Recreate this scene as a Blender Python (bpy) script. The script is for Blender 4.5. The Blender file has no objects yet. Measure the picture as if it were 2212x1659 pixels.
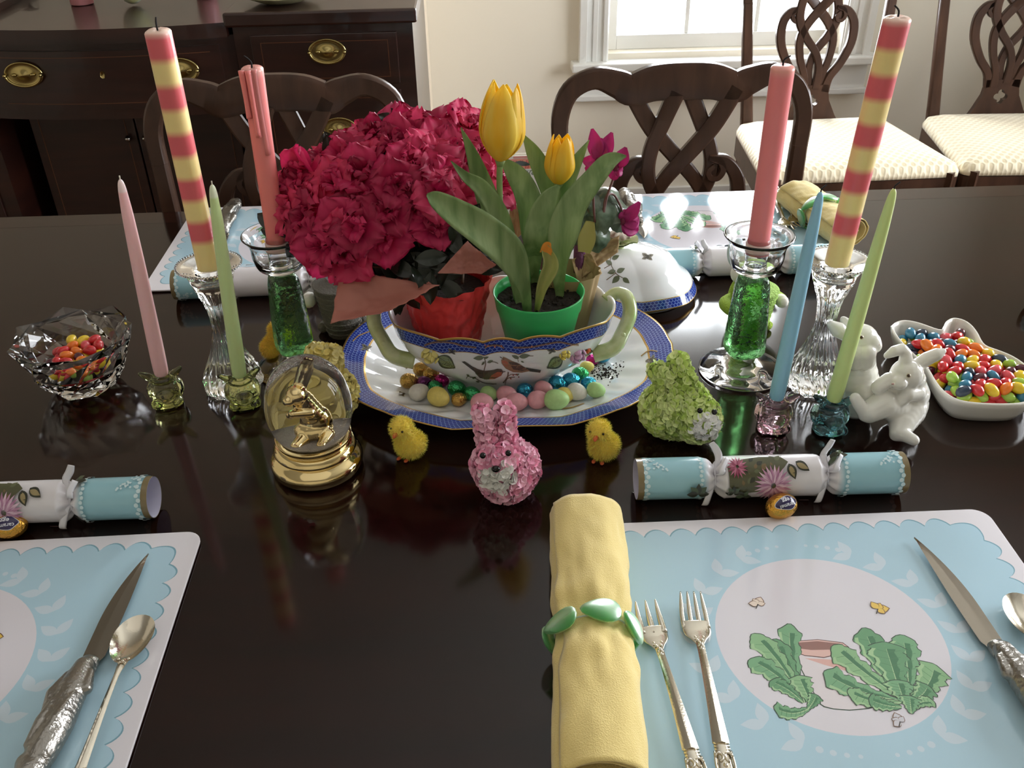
import bpy, bmesh, math, random
import numpy as np
from mathutils import Vector, Matrix, noise
from mathutils.bvhtree import BVHTree
from mathutils.geometry import tessellate_polygon
PI = math.pi
R0 = random.Random(7)
S = bpy.context.scene
COL = S.collection

# ------------------------------------------------------------------ camera, world, lights, exposure
W, H, F = 2212, 1659, 2000.0
CAM = Vector((0, 0, 1.36))
yaw, pitch, roll = math.radians(1.6), math.radians(33.25), math.radians(1.2)
FWD = Vector((math.sin(yaw) * math.cos(pitch), math.cos(yaw) * math.cos(pitch), -math.sin(pitch)))
_r = Vector((math.cos(yaw), -math.sin(yaw), 0)); _u = _r.cross(FWD)
RT = _r * math.cos(roll) - _u * math.sin(roll); UP = _u * math.cos(roll) + _r * math.sin(roll)
cd = bpy.data.cameras.new('camera'); cam = bpy.data.objects.new('camera', cd); COL.objects.link(cam)
m = Matrix((RT, UP, -FWD)).transposed().to_4x4(); m.translation = CAM; cam.matrix_world = m
cd.sensor_width = 36; cd.lens = 36 * F / W; cd.clip_start = .02; cd.clip_end = 60
S.camera = cam
S.view_settings.view_transform = 'Standard'; S.view_settings.look = 'None'
S.view_settings.gamma = 1; S.view_settings.use_curve_mapping = False
S.view_settings.exposure = 0.35
w = bpy.data.worlds.new('sky'); S.world = w; w.use_nodes = True
bg = w.node_tree.nodes['Background']; bg.inputs[0].default_value = (.86, .93, 1, 1); bg.inputs[1].default_value = 4.0
S.cycles.max_bounces = 10; S.cycles.transmission_bounces = 9; S.cycles.transparent_max_bounces = 12
S.cycles.sample_clamp_indirect = 6; S.cycles.blur_glossy = .6

def area(name, loc, to, sx, sy, power, col=(1, 1, 1)):
    l = bpy.data.lights.new(name, 'AREA'); l.shape = 'RECTANGLE'; l.size = sx; l.size_y = sy; l.energy = power; l.color = col
    o = bpy.data.objects.new(name, l); COL.objects.link(o); o.location = loc
    o.rotation_euler = (Vector(to) - Vector(loc)).to_track_quat('-Z', 'Y').to_euler()
    return o
area('window_daylight', (.80, 3.30, 1.33), (.80, 0, 1.33 - .0), .95, 1.65, 84, (.93, .97, 1))
area('side_window_daylight', (2.66, 1.6, 1.5), (0, 1.6, 1.5), 1.7, 1.5, 62, (.97, .98, 1))
area('overhead_fill', (-.3, .3, 2.42), (-.3, .3, 0), 1.6, 1.6, 2.5, (1, .95, .88))  # soft fill added under the ceiling, no lamp fixture hangs there

# ------------------------------------------------------------------ projection helpers
def raydir(px, py): return FWD * F + RT * (px - W / 2) - UP * (py - H / 2)
def T(px, py, z=.76):
    d = raydir(px, py); return CAM + d * ((z - CAM.z) / d.z)
def ray(px, py, Y):
    d = raydir(px, py); return CAM + d * ((Y - CAM.y) / d.y)
def sr(r, g, b):
    f = lambda c: ((c / 255 + .055) / 1.055) ** 2.4 if c > 10 else c / 255 / 12.92
    return (f(r), f(g), f(b), 1)

# ------------------------------------------------------------------ materials
MATS = {}
def mat(name, col=(.8, .8, .8, 1), rough=.5, metal=0, trans=0, ior=1.45, coat=0, sss=0, bump=0, bscale=50, spec=.5,
        vc=False, sheen=0, noise_col=None, nscale=20, nfac=1.0, alpha=1, crough=.03, detail=4):
    if name in MATS: return MATS[name]
    m = bpy.data.materials.new(name); m.use_nodes = True; MATS[name] = m
    nt = m.node_tree; N = nt.nodes; L = nt.links; b = N['Principled BSDF']
    b.inputs['Base Color'].default_value = col; b.inputs['Roughness'].default_value = rough
    b.inputs['Metallic'].default_value = metal; b.inputs['Transmission Weight'].default_value = trans
    b.inputs['IOR'].default_value = ior; b.inputs['Coat Weight'].default_value = coat
    b.inputs['Coat Roughness'].default_value = crough
    b.inputs['Specular IOR Level'].default_value = spec; b.inputs['Sheen Weight'].default_value = sheen
    if sss:
        b.inputs['Subsurface Weight'].default_value = sss; b.inputs['Subsurface Scale'].default_value = .006
        b.inputs['Subsurface Radius'].default_value = (1, .6, .4)
    b.inputs['Alpha'].default_value = alpha
    src = None
    if vc:
        a = N.new('ShaderNodeVertexColor'); a.layer_name = 'Col'; src = a.outputs[0]
    if noise_col:
        tc = N.new('ShaderNodeTexCoord'); n = N.new('ShaderNodeTexNoise'); n.inputs['Scale'].default_value = nscale
        n.inputs['Detail'].default_value = detail
        L.new(tc.outputs['Object'], n.inputs['Vector'])
        r = N.new('ShaderNodeMapRange'); r.inputs[1].default_value = .35; r.inputs[2].default_value = .65; r.inputs[4].default_value = nfac
        L.new(n.outputs[0], r.inputs[0])
        mx = N.new('ShaderNodeMix'); mx.data_type = 'RGBA'; L.new(r.outputs[0], mx.inputs[0])
        if src: L.new(src, mx.inputs[6])
        else: mx.inputs[6].default_value = col
        mx.inputs[7].default_value = noise_col; src = mx.outputs[2]
    if src: L.new(src, b.inputs['Base Color'])
    if bump:
        tc = N.new('ShaderNodeTexCoord'); n = N.new('ShaderNodeTexNoise'); n.inputs['Scale'].default_value = bscale
        L.new(tc.outputs['Object'], n.inputs['Vector'])
        bp = N.new('ShaderNodeBump'); bp.inputs['Strength'].default_value = bump; bp.inputs['Distance'].default_value = .002
        L.new(n.outputs[0], bp.inputs['Height']); L.new(bp.outputs[0], b.inputs['Normal'])
    return m

def pane_mat():
    m = bpy.data.materials.new('window_glass'); m.use_nodes = True; N = m.node_tree.nodes; L = m.node_tree.links
    N.clear(); o = N.new('ShaderNodeOutputMaterial'); t = N.new('ShaderNodeBsdfTransparent'); g = N.new('ShaderNodeBsdfGlossy')
    g.inputs['Roughness'].default_value = .02; f = N.new('ShaderNodeFresnel'); f.inputs[0].default_value = 1.25
    x = N.new('ShaderNodeMixShader'); L.new(f.outputs[0], x.inputs[0]); L.new(t.outputs[0], x.inputs[1]); L.new(g.outputs[0], x.inputs[2])
    L.new(x.outputs[0], o.inputs[0]); return m

def leaf_mat(name, c1, c2, sc=60, rough=.45, trans=.35):
    """thin plant tissue: principled mixed with translucency, long streaks of colour"""
    m = bpy.data.materials.new(name); m.use_nodes = True; N = m.node_tree.nodes; L = m.node_tree.links; b = N['Principled BSDF']
    tc = N.new('ShaderNodeTexCoord'); mp = N.new('ShaderNodeMapping'); mp.inputs['Scale'].default_value = (sc, sc, sc * .12)
    n = N.new('ShaderNodeTexNoise'); n.inputs['Scale'].default_value = 1; n.inputs['Detail'].default_value = 3
    L.new(tc.outputs['Object'], mp.inputs[0]); L.new(mp.outputs[0], n.inputs['Vector'])
    mx = N.new('ShaderNodeMix'); mx.data_type = 'RGBA'; mx.inputs[6].default_value = c1; mx.inputs[7].default_value = c2
    r = N.new('ShaderNodeMapRange'); r.inputs[1].default_value = .35; r.inputs[2].default_value = .65
    L.new(n.outputs[0], r.inputs[0]); L.new(r.outputs[0], mx.inputs[0]); L.new(mx.outputs[2], b.inputs['Base Color'])
    b.inputs['Roughness'].default_value = rough
    t = N.new('ShaderNodeBsdfTranslucent'); L.new(mx.outputs[2], t.inputs[0])
    x = N.new('ShaderNodeMixShader'); x.inputs[0].default_value = trans
    o = N['Material Output']; L.new(b.outputs[0], x.inputs[1]); L.new(t.outputs[0], x.inputs[2]); L.new(x.outputs[0], o.inputs[0])
    return m

def scale_mat():
    """blue fish-scale china border, drawn from the UV map (metres along and across the band)"""
    m = bpy.data.materials.new('blue_scale_china'); m.use_nodes = True; N = m.node_tree.nodes; L = m.node_tree.links; b = N['Principled BSDF']
    uv = N.new('ShaderNodeUVMap'); sp = N.new('ShaderNodeSeparateXYZ'); L.new(uv.outputs[0], sp.inputs[0])
    def M(op, a, c=None, d=None):
        n = N.new('ShaderNodeMath'); n.operation = op
        for i, v in enumerate((a, c, d)):
            if v is None: continue
            if isinstance(v, (int, float)): n.inputs[i].default_value = v
            else: L.new(v, n.inputs[i])
        return n.outputs[0]
    v = M('MULTIPLY', sp.outputs[1], 260.0); row = M('FLOOR', v); odd = M('MULTIPLY', M('MODULO', row, 2.0), .5)
    u = M('MULTIPLY', sp.outputs[0], 195.0); uu = M('SUBTRACT', M('FRACT', M('ADD', u, odd)), .5)
    vv = M('MULTIPLY', M('SUBTRACT', M('FRACT', v), 1.0), .62)
    d = M('SQRT', M('ADD', M('MULTIPLY', uu, uu), M('MULTIPLY', vv, vv)))
    ring = M('COMPARE', d, .52, .06)
    mx = N.new('ShaderNodeMix'); mx.data_type = 'RGBA'; mx.inputs[6].default_value = sr(30, 48, 140); mx.inputs[7].default_value = sr(130, 156, 220)
    L.new(ring, mx.inputs[0]); L.new(mx.outputs[2], b.inputs['Base Color'])
    b.inputs['Roughness'].default_value = .08; b.inputs['Coat Weight'].default_value = .3
    return m

def seat_mat():
    m = bpy.data.materials.new('woven_damask'); m.use_nodes = True; N = m.node_tree.nodes; L = m.node_tree.links; b = N['Principled BSDF']
    tc = N.new('ShaderNodeTexCoord'); mp = N.new('ShaderNodeMapping'); mp.inputs['Rotation'].default_value = (0, 0, PI / 4); mp.inputs['Scale'].default_value = (58, 58, 0.01)
    L.new(tc.outputs['Object'], mp.inputs[0]); br = N.new('ShaderNodeTexVoronoi'); br.inputs['Randomness'].default_value = 0; br.inputs['Scale'].default_value = 1
    L.new(mp.outputs[0], br.inputs['Vector'])
    r = N.new('ShaderNodeMapRange'); r.inputs[1].default_value = .25; r.inputs[2].default_value = .5; L.new(br.outputs[0], r.inputs[0])
    mx = N.new('ShaderNodeMix'); mx.data_type = 'RGBA'; mx.inputs[6].default_value = sr(214, 198, 164); mx.inputs[7].default_value = sr(240, 228, 200)
    L.new(r.outputs[0], mx.inputs[0]); L.new(mx.outputs[2], b.inputs['Base Color']); b.inputs['Roughness'].default_value = .55
    b.inputs['Sheen Weight'].default_value = .3
    bp = N.new('ShaderNodeBump'); bp.inputs['Strength'].default_value = .4; bp.inputs['Distance'].default_value = .003; L.new(r.outputs[0], bp.inputs['Height']); L.new(bp.outputs[0], b.inputs['Normal'])
    return m

def wood_mat(name, c1, c2, rough, coat, axis=(1.5, 30, 30), crough=.05):
    m = bpy.data.materials.new(name); m.use_nodes = True; N = m.node_tree.nodes; L = m.node_tree.links; b = N['Principled BSDF']
    tc = N.new('ShaderNodeTexCoord'); mp = N.new('ShaderNodeMapping'); mp.inputs['Scale'].default_value = axis
    n = N.new('ShaderNodeTexNoise'); n.inputs['Scale'].default_value = 1.5; n.inputs['Detail'].default_value = 6; n.inputs['Distortion'].default_value = .6
    L.new(tc.outputs['Object'], mp.inputs[0]); L.new(mp.outputs[0], n.inputs['Vector'])
    mx = N.new('ShaderNodeMix'); mx.data_type = 'RGBA'; mx.inputs[6].default_value = c1; mx.inputs[7].default_value = c2
    r = N.new('ShaderNodeMapRange'); r.inputs[1].default_value = .3; r.inputs[2].default_value = .7
    L.new(n.outputs[0], r.inputs[0]); L.new(r.outputs[0], mx.inputs[0]); L.new(mx.outputs[2], b.inputs['Base Color'])
    b.inputs['Roughness'].default_value = rough; b.inputs['Coat Weight'].default_value = coat; b.inputs['Coat Roughness'].default_value = crough
    return m

M_table = wood_mat('table_mahogany', sr(34, 15, 10), sr(22, 9, 6), .1, 0, (2, 26, 26), .06)
M_band = wood_mat('crossband_mahogany', sr(44, 22, 15), sr(30, 14, 9), .1, 0, (26, 3, 26), .06)
M_side = wood_mat('sideboard_mahogany', sr(52, 24, 16), sr(32, 14, 10), .35, .4, (3, 3, 26))
M_chair = wood_mat('chair_mahogany', sr(78, 54, 42), sr(56, 38, 29), .3, 0, (20, 20, 4)); M_chair.node_tree.nodes['Principled BSDF'].inputs['Specular IOR Level'].default_value = .25
M_inlay = mat('satinwood_line', sr(92, 54, 32), .4)
M_vc = mat('printed_gloss', vc=True, rough=.12, coat=.3, crough=.04)
M_vcpaper = mat('printed_paper', vc=True, rough=.3, coat=.3, crough=.12)
M_vcmatte = mat('tinted_matte', vc=True, rough=.65)
M_china = mat('white_china', sr(232, 234, 236), .07, coat=.5)
M_scale = scale_mat()
M_gold = mat('gold_line', sr(196, 158, 88), .3, .6)
M_glass = mat('clear_glass', (1, 1, 1, 1), 0.0, trans=1, ior=1.5)
M_brass = mat('polished_brass', sr(226, 204, 150), .08, 1)
M_handlebrass = mat('antique_brass', sr(176, 158, 104), .22, 1)
M_silver = mat('silver_plate', sr(214, 206, 190), .16, 1, bump=.05, bscale=600)
M_pewter = mat('brushed_pewter', sr(150, 146, 140), .3, 1, bump=.5, bscale=260)
M_steel = mat('blade_steel', sr(150, 142, 130), .2, 1)
M_black = mat('black_bead', sr(12, 10, 10), .08)
M_wick = mat('burnt_wick', sr(30, 28, 30), .9)
M_white = mat('white_paint', sr(232, 232, 228), .4)
M_wall = mat('cream_wall_paint', sr(236, 229, 213), .75)
M_soil = mat('potting_soil', sr(30, 24, 20), .95, bump=1, bscale=400, noise_col=sr(52, 42, 36), nscale=300)
M_porc = mat('glazed_porcelain', sr(232, 230, 222), .1, coat=.6)

# ------------------------------------------------------------------ mesh helpers
def link(o): COL.objects.link(o); return o
def tag(o, label=None, cat=None, group=None, kind=None):
    if label: o['label'] = label
    if cat: o['category'] = cat
    if group: o['group'] = group
    if kind: o['kind'] = kind
    return o
def thing(name, label, cat, loc=(0, 0, 0), rz=0, group=None, rot=None):
    o = link(bpy.data.objects.new(name, None)); o.empty_display_size = .02
    o.location = loc; o.rotation_euler = rot or (0, 0, rz)
    return tag(o, label, cat, group)
class MB:
    def __init__(s): s.v = []; s.f = []; s.mi = []; s.c = []; s.uv = {}
    def add(s, vf, mi=0, col=None, xf=None):
        v, f = vf; n = len(s.v)
        if xf is not None: v = [xf @ Vector(p) for p in v]
        s.v += [tuple(p) for p in v]; s.f += [tuple(i + n for i in q) for q in f]
        s.mi += (mi if isinstance(mi, list) else [mi] * len(f))
        if callable(col): s.c += [col(Vector(p)) for p in v]
        elif isinstance(col, list): s.c += col
        else: s.c += [col or (1, 1, 1, 1)] * len(v)
        return n
    def mesh(s, name, mats, origin=None, smooth=True, vc=False, angle=None):
        me = bpy.data.meshes.new(name); vs = s.v
        if origin is not None: vs = [(p[0] - origin[0], p[1] - origin[1], p[2] - origin[2]) for p in vs]
        me.from_pydata(vs, [], s.f)
        for m_ in (mats if isinstance(mats, (list, tuple)) else [mats]): me.materials.append(m_)
        if any(s.mi): me.polygons.foreach_set('material_index', s.mi)
        if smooth: me.polygons.foreach_set('use_smooth', [True] * len(s.f))
        if vc:
            a = me.color_attributes.new('Col', 'FLOAT_COLOR', 'POINT'); a.data.foreach_set('color', np.array(s.c, dtype=np.float32).ravel())
        if s.uv:
            ul = me.uv_layers.new(name='UVMap'); li = np.zeros(len(me.loops), dtype=np.int32); me.loops.foreach_get('vertex_index', li)
            arr = np.array([s.uv.get(i, (0, 0)) for i in range(len(vs))], dtype=np.float32); ul.data.foreach_set('uv', arr[li].ravel())
        me.update()
        if smooth and angle: me.set_sharp_from_angle(angle=angle)
        return me
    def build(s, name, mats, parent=None, origin=None, smooth=True, vc=False, angle=None, **k):
        o = link(bpy.data.objects.new(name, s.mesh(name, mats, origin, smooth, vc, angle)))
        if parent: o.parent = parent
        return tag(o, **k)
def world_origin(t): return tuple(t.location)
def part(name, vf, mats, parent=None, origin=None, smooth=True, col=None, angle=None, **k):
    b = MB(); b.add(vf, 0, col); return b.build(name, mats, parent, origin, smooth, col is not None, angle, **k)

def box(x0, x1, y0, y1, z0, z1, bev=0):
    if not bev:
        v = [(x, y, z) for z in (z0, z1) for y in (y0, y1) for x in (x0, x1)]
        return v, [(0, 2, 3, 1), (4, 5, 7, 6), (0, 1, 5, 4), (2, 6, 7, 3), (0, 4, 6, 2), (1, 3, 7, 5)]
    bm = bmesh.new(); bmesh.ops.create_cube(bm, size=1)
    for q in bm.verts: q.co = Vector((x0 + (q.co.x + .5) * (x1 - x0), y0 + (q.co.y + .5) * (y1 - y0), z0 + (q.co.z + .5) * (z1 - z0)))
    bmesh.ops.bevel(bm, geom=bm.edges[:], offset=bev, segments=2, affect='EDGES', profile=.5)
    v = [tuple(q.co) for q in bm.verts]; bm.verts.index_update(); f = [tuple(q.index for q in fa.verts) for fa in bm.faces]; bm.free(); return v, f
def surf(fn, nu, nv, closeu=False, cap0=False, cap1=False):
    """fn(i/nu, j/nv); rows along u"""
    cu = nu if closeu else nu + 1
    v = [tuple(fn(i / nu, j / nv)) for j in range(nv + 1) for i in range(cu)]; f = []
    for j in range(nv):
        for i in range(nu):
            a = j * cu + i; b = j * cu + (i + 1) % cu; f.append((a, b, b + cu, a + cu))
    if cap0: f.append(tuple(range(cu))[::-1])
    if cap1: f.append(tuple(range(nv * cu, nv * cu + cu)))
    return v, f
def lathe(prof, n=32, mod=None, c=(0, 0, 0), ends=True):
    def fn(u, t):
        r, z = prof[round(t * (len(prof) - 1))]; a = u * 2 * PI
        k = mod(a, r, z) if mod else 1
        return (c[0] + r * k * math.cos(a), c[1] + r * k * math.sin(a), c[2] + z)
    return surf(fn, n, len(prof) - 1, True, ends and prof[0][0] > 1e-5, ends and prof[-1][0] > 1e-5)
def cr(P, n):
    """catmull-rom through points (any dimension tuples)"""
    P = [tuple(p) for p in P]; Q = [P[0]] + P + [P[-1]]; out = []
    m_ = len(P) - 1
    for k in range(n + 1):
        t = k / n * m_; i = min(int(t), m_ - 1); t -= i; a, b, c, d = Q[i:i + 4]
        out.append(tuple(.5 * ((2 * b[q]) + (-a[q] + c[q]) * t + (2 * a[q] - 5 * b[q] + 4 * c[q] - d[q]) * t * t + (-a[q] + 3 * b[q] - 3 * c[q] + d[q]) * t ** 3) for q in range(len(b))))
    return out
def tube(P, rad, n=8, smooth=0, flat=None, up=None, cap=True, power=2):
    """P points, rad number/list; flat=(sx,sy) list or pair scaling the section; up = fixed reference"""
    k = len(P); rad = list(rad) if isinstance(rad, (list, tuple)) else [rad] * k
    fl = flat if isinstance(flat, list) else [flat or (1, 1)] * k
    if smooth:
        Q = cr([tuple(p) + (r, a, b) for p, r, (a, b) in zip(P, rad, fl)], smooth); P = [q[:3] for q in Q]; rad = [max(q[3], 1e-5) for q in Q]; fl = [(q[4], q[5]) for q in Q]
    P = [Vector(p) for p in P]; k = len(P); v = []
    ref = Vector(up) if up else None; prev = None
    for i in range(k):
        t = (P[min(i + 1, k - 1)] - P[max(i - 1, 0)]).normalized()
        if ref is not None: a = t.cross(ref)
        else:
            a = prev if prev is not None else (Vector((0, 0, 1)).cross(t) if abs(t.z) < .9 else Vector((1, 0, 0)).cross(t))
            a = a - t * a.dot(t)
        if a.length < 1e-6: a = Vector((1, 0, 0))
        a.normalize(); prev = a; b = t.cross(a)
        for j in range(n):
            g = 2 * PI * j / n; cg, sg = math.cos(g), math.sin(g)
            if power != 2:
                cg = math.copysign(abs(cg) ** (2 / power), cg); sg = math.copysign(abs(sg) ** (2 / power), sg)
            v.append(P[i] + a * (cg * rad[i] * fl[i][0]) + b * (sg * rad[i] * fl[i][1]))
    f = [(i * n + j, i * n + (j + 1) % n, (i + 1) * n + (j + 1) % n, (i + 1) * n + j) for i in range(k - 1) for j in range(n)]
    if cap: f.append(tuple(range(n))[::-1]); f.append(tuple(range((k - 1) * n, k * n)))
    return v, f
def ell(c, r, q=None, nu=14, nv=9):
    r = (r, r, r) if isinstance(r, (int, float)) else r; q = q or Matrix.Identity(3)
    v = []; 
    for j in range(nv + 1):
        th = PI * j / nv
        for i in range(nu):
            a = 2 * PI * i / nu; v.append(Vector(c) + q @ Vector((r[0] * math.sin(th) * math.cos(a), r[1] * math.sin(th) * math.sin(a), -r[2] * math.cos(th))))
    f = [(j * nu + i, j * nu + (i + 1) % nu, (j + 1) * nu + (i + 1) % nu, (j + 1) * nu + i) for j in range(nv) for i in range(nu)]
    return v, f
def chain(P, rad, step=.35):
    """overlapping spheres along points, for blobs"""
    out = []
    for i in range(len(P) - 1):
        a, b = Vector(P[i]), Vector(P[i + 1]); n = max(1, int((b - a).length / (min(rad[i], rad[i + 1]) * step)))
        for k in range(n + (i == len(P) - 2)):
            t = k / n; out.append((a.lerp(b, t), rad[i] * (1 - t) + rad[i + 1] * t))
    return out
def blob(name, prims, voxel=.0012, smooth=4, mats=None, origin=None):
    """union of spheres/ellipsoids fused into one continuous skin"""
    b = MB()
    for p in prims: b.add(ell(p[0], p[1], p[2] if len(p) > 2 else None, 16, 10))
    me = b.mesh('tmp', [mats or M_porc], origin); o = bpy.data.objects.new('tmp', me); COL.objects.link(o)
    r = o.modifiers.new('r', 'REMESH'); r.mode = 'VOXEL'; r.voxel_size = voxel
    s = o.modifiers.new('s', 'SMOOTH'); s.iterations = smooth; s.factor = .6
    dg = bpy.context.evaluated_depsgraph_get(); me2 = bpy.data.meshes.new_from_object(o.evaluated_get(dg)); me2.name = name
    bpy.data.objects.remove(o); bpy.data.meshes.remove(me)
    me2.polygons.foreach_set('use_smooth', [True] * len(me2.polygons))
    if not me2.materials: me2.materials.append(mats or M_porc)
    return me2
def add_mesh(name, me, parent=None, **k):
    o = link(bpy.data.objects.new(name, me))
    if parent: o.parent = parent
    return tag(o, **k)
def dup(o, parent=None):
    c = o.copy(); COL.objects.link(c)
    if parent: c.parent = parent
    for ch in list(o.children): dup(ch, c)
    return c
def extrude2d(loops, d0, d1, fn):
    """loops: outer then holes, (u,v) ; fn(u,v,d)->xyz"""
    tri = tessellate_polygon([[Vector((p[0], p[1], 0)) for p in l] for l in loops]); flat = [p for l in loops for p in l]; n = len(flat)
    v = [fn(p[0], p[1], d0) for p in flat] + [fn(p[0], p[1], d1) for p in flat]
    f = [tuple(t) for t in tri] + [tuple(i + n for i in reversed(t)) for t in tri]; k = 0
    for l in loops:
        for i in range(len(l)):
            a, b = k + i, k + (i + 1) % len(l); f.append((a, b, b + n, a + n))
        k += len(l)
    return v, f
def split_tris(pts, tris, lim):
    pts = [tuple(p) for p in pts]; out = []; st = [tuple(t) for t in tris]; cache = {}
    def mid(a, b):
        k = (min(a, b), max(a, b))
        if k not in cache: cache[k] = len(pts); pts.append(((pts[a][0] + pts[b][0]) / 2, (pts[a][1] + pts[b][1]) / 2))
        return cache[k]
    L = lambda a, b: math.hypot(pts[a][0] - pts[b][0], pts[a][1] - pts[b][1])
    while st:
        a, b, c = st.pop()
        if max(L(a, b), L(b, c), L(c, a)) > lim:
            d, e, g = mid(a, b), mid(b, c), mid(c, a); st += [(a, d, g), (d, b, e), (g, e, c), (d, e, g)]
        else: out.append((a, b, c))
    return pts, out
class Print:
    """flat print: coloured polygons laid on a real surface; where(u,v,layer)->xyz or None"""
    def __init__(s, where, lim=1e9): s.w = where; s.b = MB(); s.k = 0; s.lim = lim
    def poly(s, P, col, layer=None):
        if len(P) < 3: return
        s.k += 1; k = s.k if layer is None else layer
        tri = tessellate_polygon([[Vector((p[0], p[1], 0)) for p in P]]); pts, tri = split_tris(P, tri, s.lim)
        pos = [s.w(p[0], p[1], k) for p in pts]
        idx = {}; v = []
        for i, q in enumerate(pos):
            if q is not None: idx[i] = len(v); v.append(q)
        f = [tuple(idx[i] for i in t) for t in tri if all(i in idx for i in t)]
        if f: s.b.add((v, f), 0, col)
    def line(s, P, wd, col, layer=None, smooth=0):
        if smooth: P = cr(P, smooth)
        L = []; Rr = []
        for i in range(len(P)):
            a, b = P[max(i - 1, 0)], P[min(i + 1, len(P) - 1)]; dx, dy = b[0] - a[0], b[1] - a[1]; l = math.hypot(dx, dy) or 1
            ww = (wd if not isinstance(wd, (list, tuple)) else wd[0] + (wd[1] - wd[0]) * i / (len(P) - 1)) / 2
            L.append((P[i][0] - dy / l * ww, P[i][1] + dx / l * ww)); Rr.append((P[i][0] + dy / l * ww, P[i][1] - dx / l * ww))
        s.poly(L + Rr[::-1], col, layer)
    def disc(s, c, r, col, n=20, ry=None, rot=0, layer=None):
        ry = ry or r; ca, sa = math.cos(rot), math.sin(rot)
        s.poly([(c[0] + r * math.cos(2 * PI * i / n) * ca - ry * math.sin(2 * PI * i / n) * sa, c[1] + r * math.cos(2 * PI * i / n) * sa + ry * math.sin(2 * PI * i / n) * ca) for i in range(n)], col, layer)
def leafpoly(a, b, w_, n=8, bend=0):
    """pointed leaf outline from a to b"""
    dx, dy = b[0] - a[0], b[1] - a[1]; up_ = []; dn = []
    for i in range(n + 1):
        t = i / n; ww = w_ * math.sin(PI * t ** .8) ; o = bend * math.sin(PI * t)
        up_.append((a[0] + dx * t - dy * (ww + o), a[1] + dy * t + dx * (ww + o))); dn.append((a[0] + dx * t + dy * (ww - o), a[1] + dy * t - dx * (ww - o)))
    return up_ + dn[::-1][1:-1]
def bvh_of(me, origin=(0, 0, 0)):
    return BVHTree.FromPolygons([Vector(v.co) + Vector(origin) for v in me.vertices], [tuple(p.vertices) for p in me.polygons])
def onto(bvh, base=.0003, step=.00003):
    """lay a print on a modelled surface"""
    def w_(px, py, k):
        d = raydir(px, py).normalized(); h = bvh.ray_cast(CAM, d)
        if h[0] is None: return None
        n = h[1]
        if n.dot(d) > 0: n = -n
        return h[0] + n * (base + step * k)
    return w_
def text_mesh(s, size=1):
    c = bpy.data.curves.new('t', 'FONT'); c.body = s; c.size = size; c.align_x = 'CENTER'; c.align_y = 'CENTER'; c.resolution_u = 3; c.offset = .012 * size
    o = bpy.data.objects.new('t', c); COL.objects.link(o); dg = bpy.context.evaluated_depsgraph_get()
    me = bpy.data.meshes.new_from_object(o.evaluated_get(dg)); v = [tuple(q.co) for q in me.vertices]; f = [tuple(p.vertices) for p in me.polygons]
    bpy.data.objects.remove(o); bpy.data.meshes.remove(me); return v, f
def frame_of(d, up=(0, 0, 1)):
    z = Vector(d).normalized(); x = Vector(up).cross(z)
    if x.length < 1e-4: x = Vector((1, 0, 0))
    x.normalize(); y = z.cross(x); return Matrix((x, y, z)).transposed()
def jit(c, k, rnd=R0):
    q = 1 + rnd.uniform(-k, k); return (min(1, c[0] * q), min(1, c[1] * q), min(1, c[2] * q), 1)

# ------------------------------------------------------------------ room
def struct(name, vf, m_, parent=None, smooth=False): return part(name, vf, m_, parent, smooth=smooth, kind='structure')
YB = 3.1
struct('floor', box(-2.7, 2.7, -1.6, 3.4, -.05, 0), wood_mat('oak_floor', sr(120, 84, 54), sr(92, 60, 38), .35, .2, (1, 14, 14)))
struct('ceiling', box(-2.7, 2.7, -1.6, 3.4, 2.5, 2.55), mat('ceiling_paint', sr(196, 194, 188), .9))
wb = MB()
for a in ((-.16, .42, 0, 2.5), (1.18, 2.7, 0, 2.5), (.42, 1.18, 0, .60), (.42, 1.18, 2.05, 2.5)): wb.add(box(a[0], a[1], YB, YB + .14, a[2], a[3]))
wb.build('wall_back', M_wall, smooth=False, kind='structure')
struct('wall_alcove', box(-2.7, -.158, 2.64, YB + .14, 0, 2.5), mat('alcove_paint', sr(226, 212, 192), .75))
struct('wall_left', box(-2.7, -2.6, -1.6, 3.4, 0, 2.5), M_wall)
struct('wall_front', box(-2.7, 2.7, -1.7, -1.6, 0, 2.5), M_wall)
wr = MB()
for a in ((-1.6, .75, 0, 2.5), (2.45, YB, 0, 2.5), (.75, 2.45, 0, .75), (.75, 2.45, 2.2, 2.5)): wr.add(box(2.4, 2.54, a[0], a[1], a[2], a[3]))
wr.build('wall_right', M_wall, smooth=False, kind='structure')
def baseboard(name, a):
    b = MB(); b.add(box(*a)); b.build(name, M_white, smooth=False, kind='structure')
baseboard('baseboard_back', (-.158, 2.4, YB - .018, YB, 0, .14)); baseboard('baseboard_left', (-2.6, -2.58, -1.6, 2.64, 0, .14))
M_pane = pane_mat()
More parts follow.
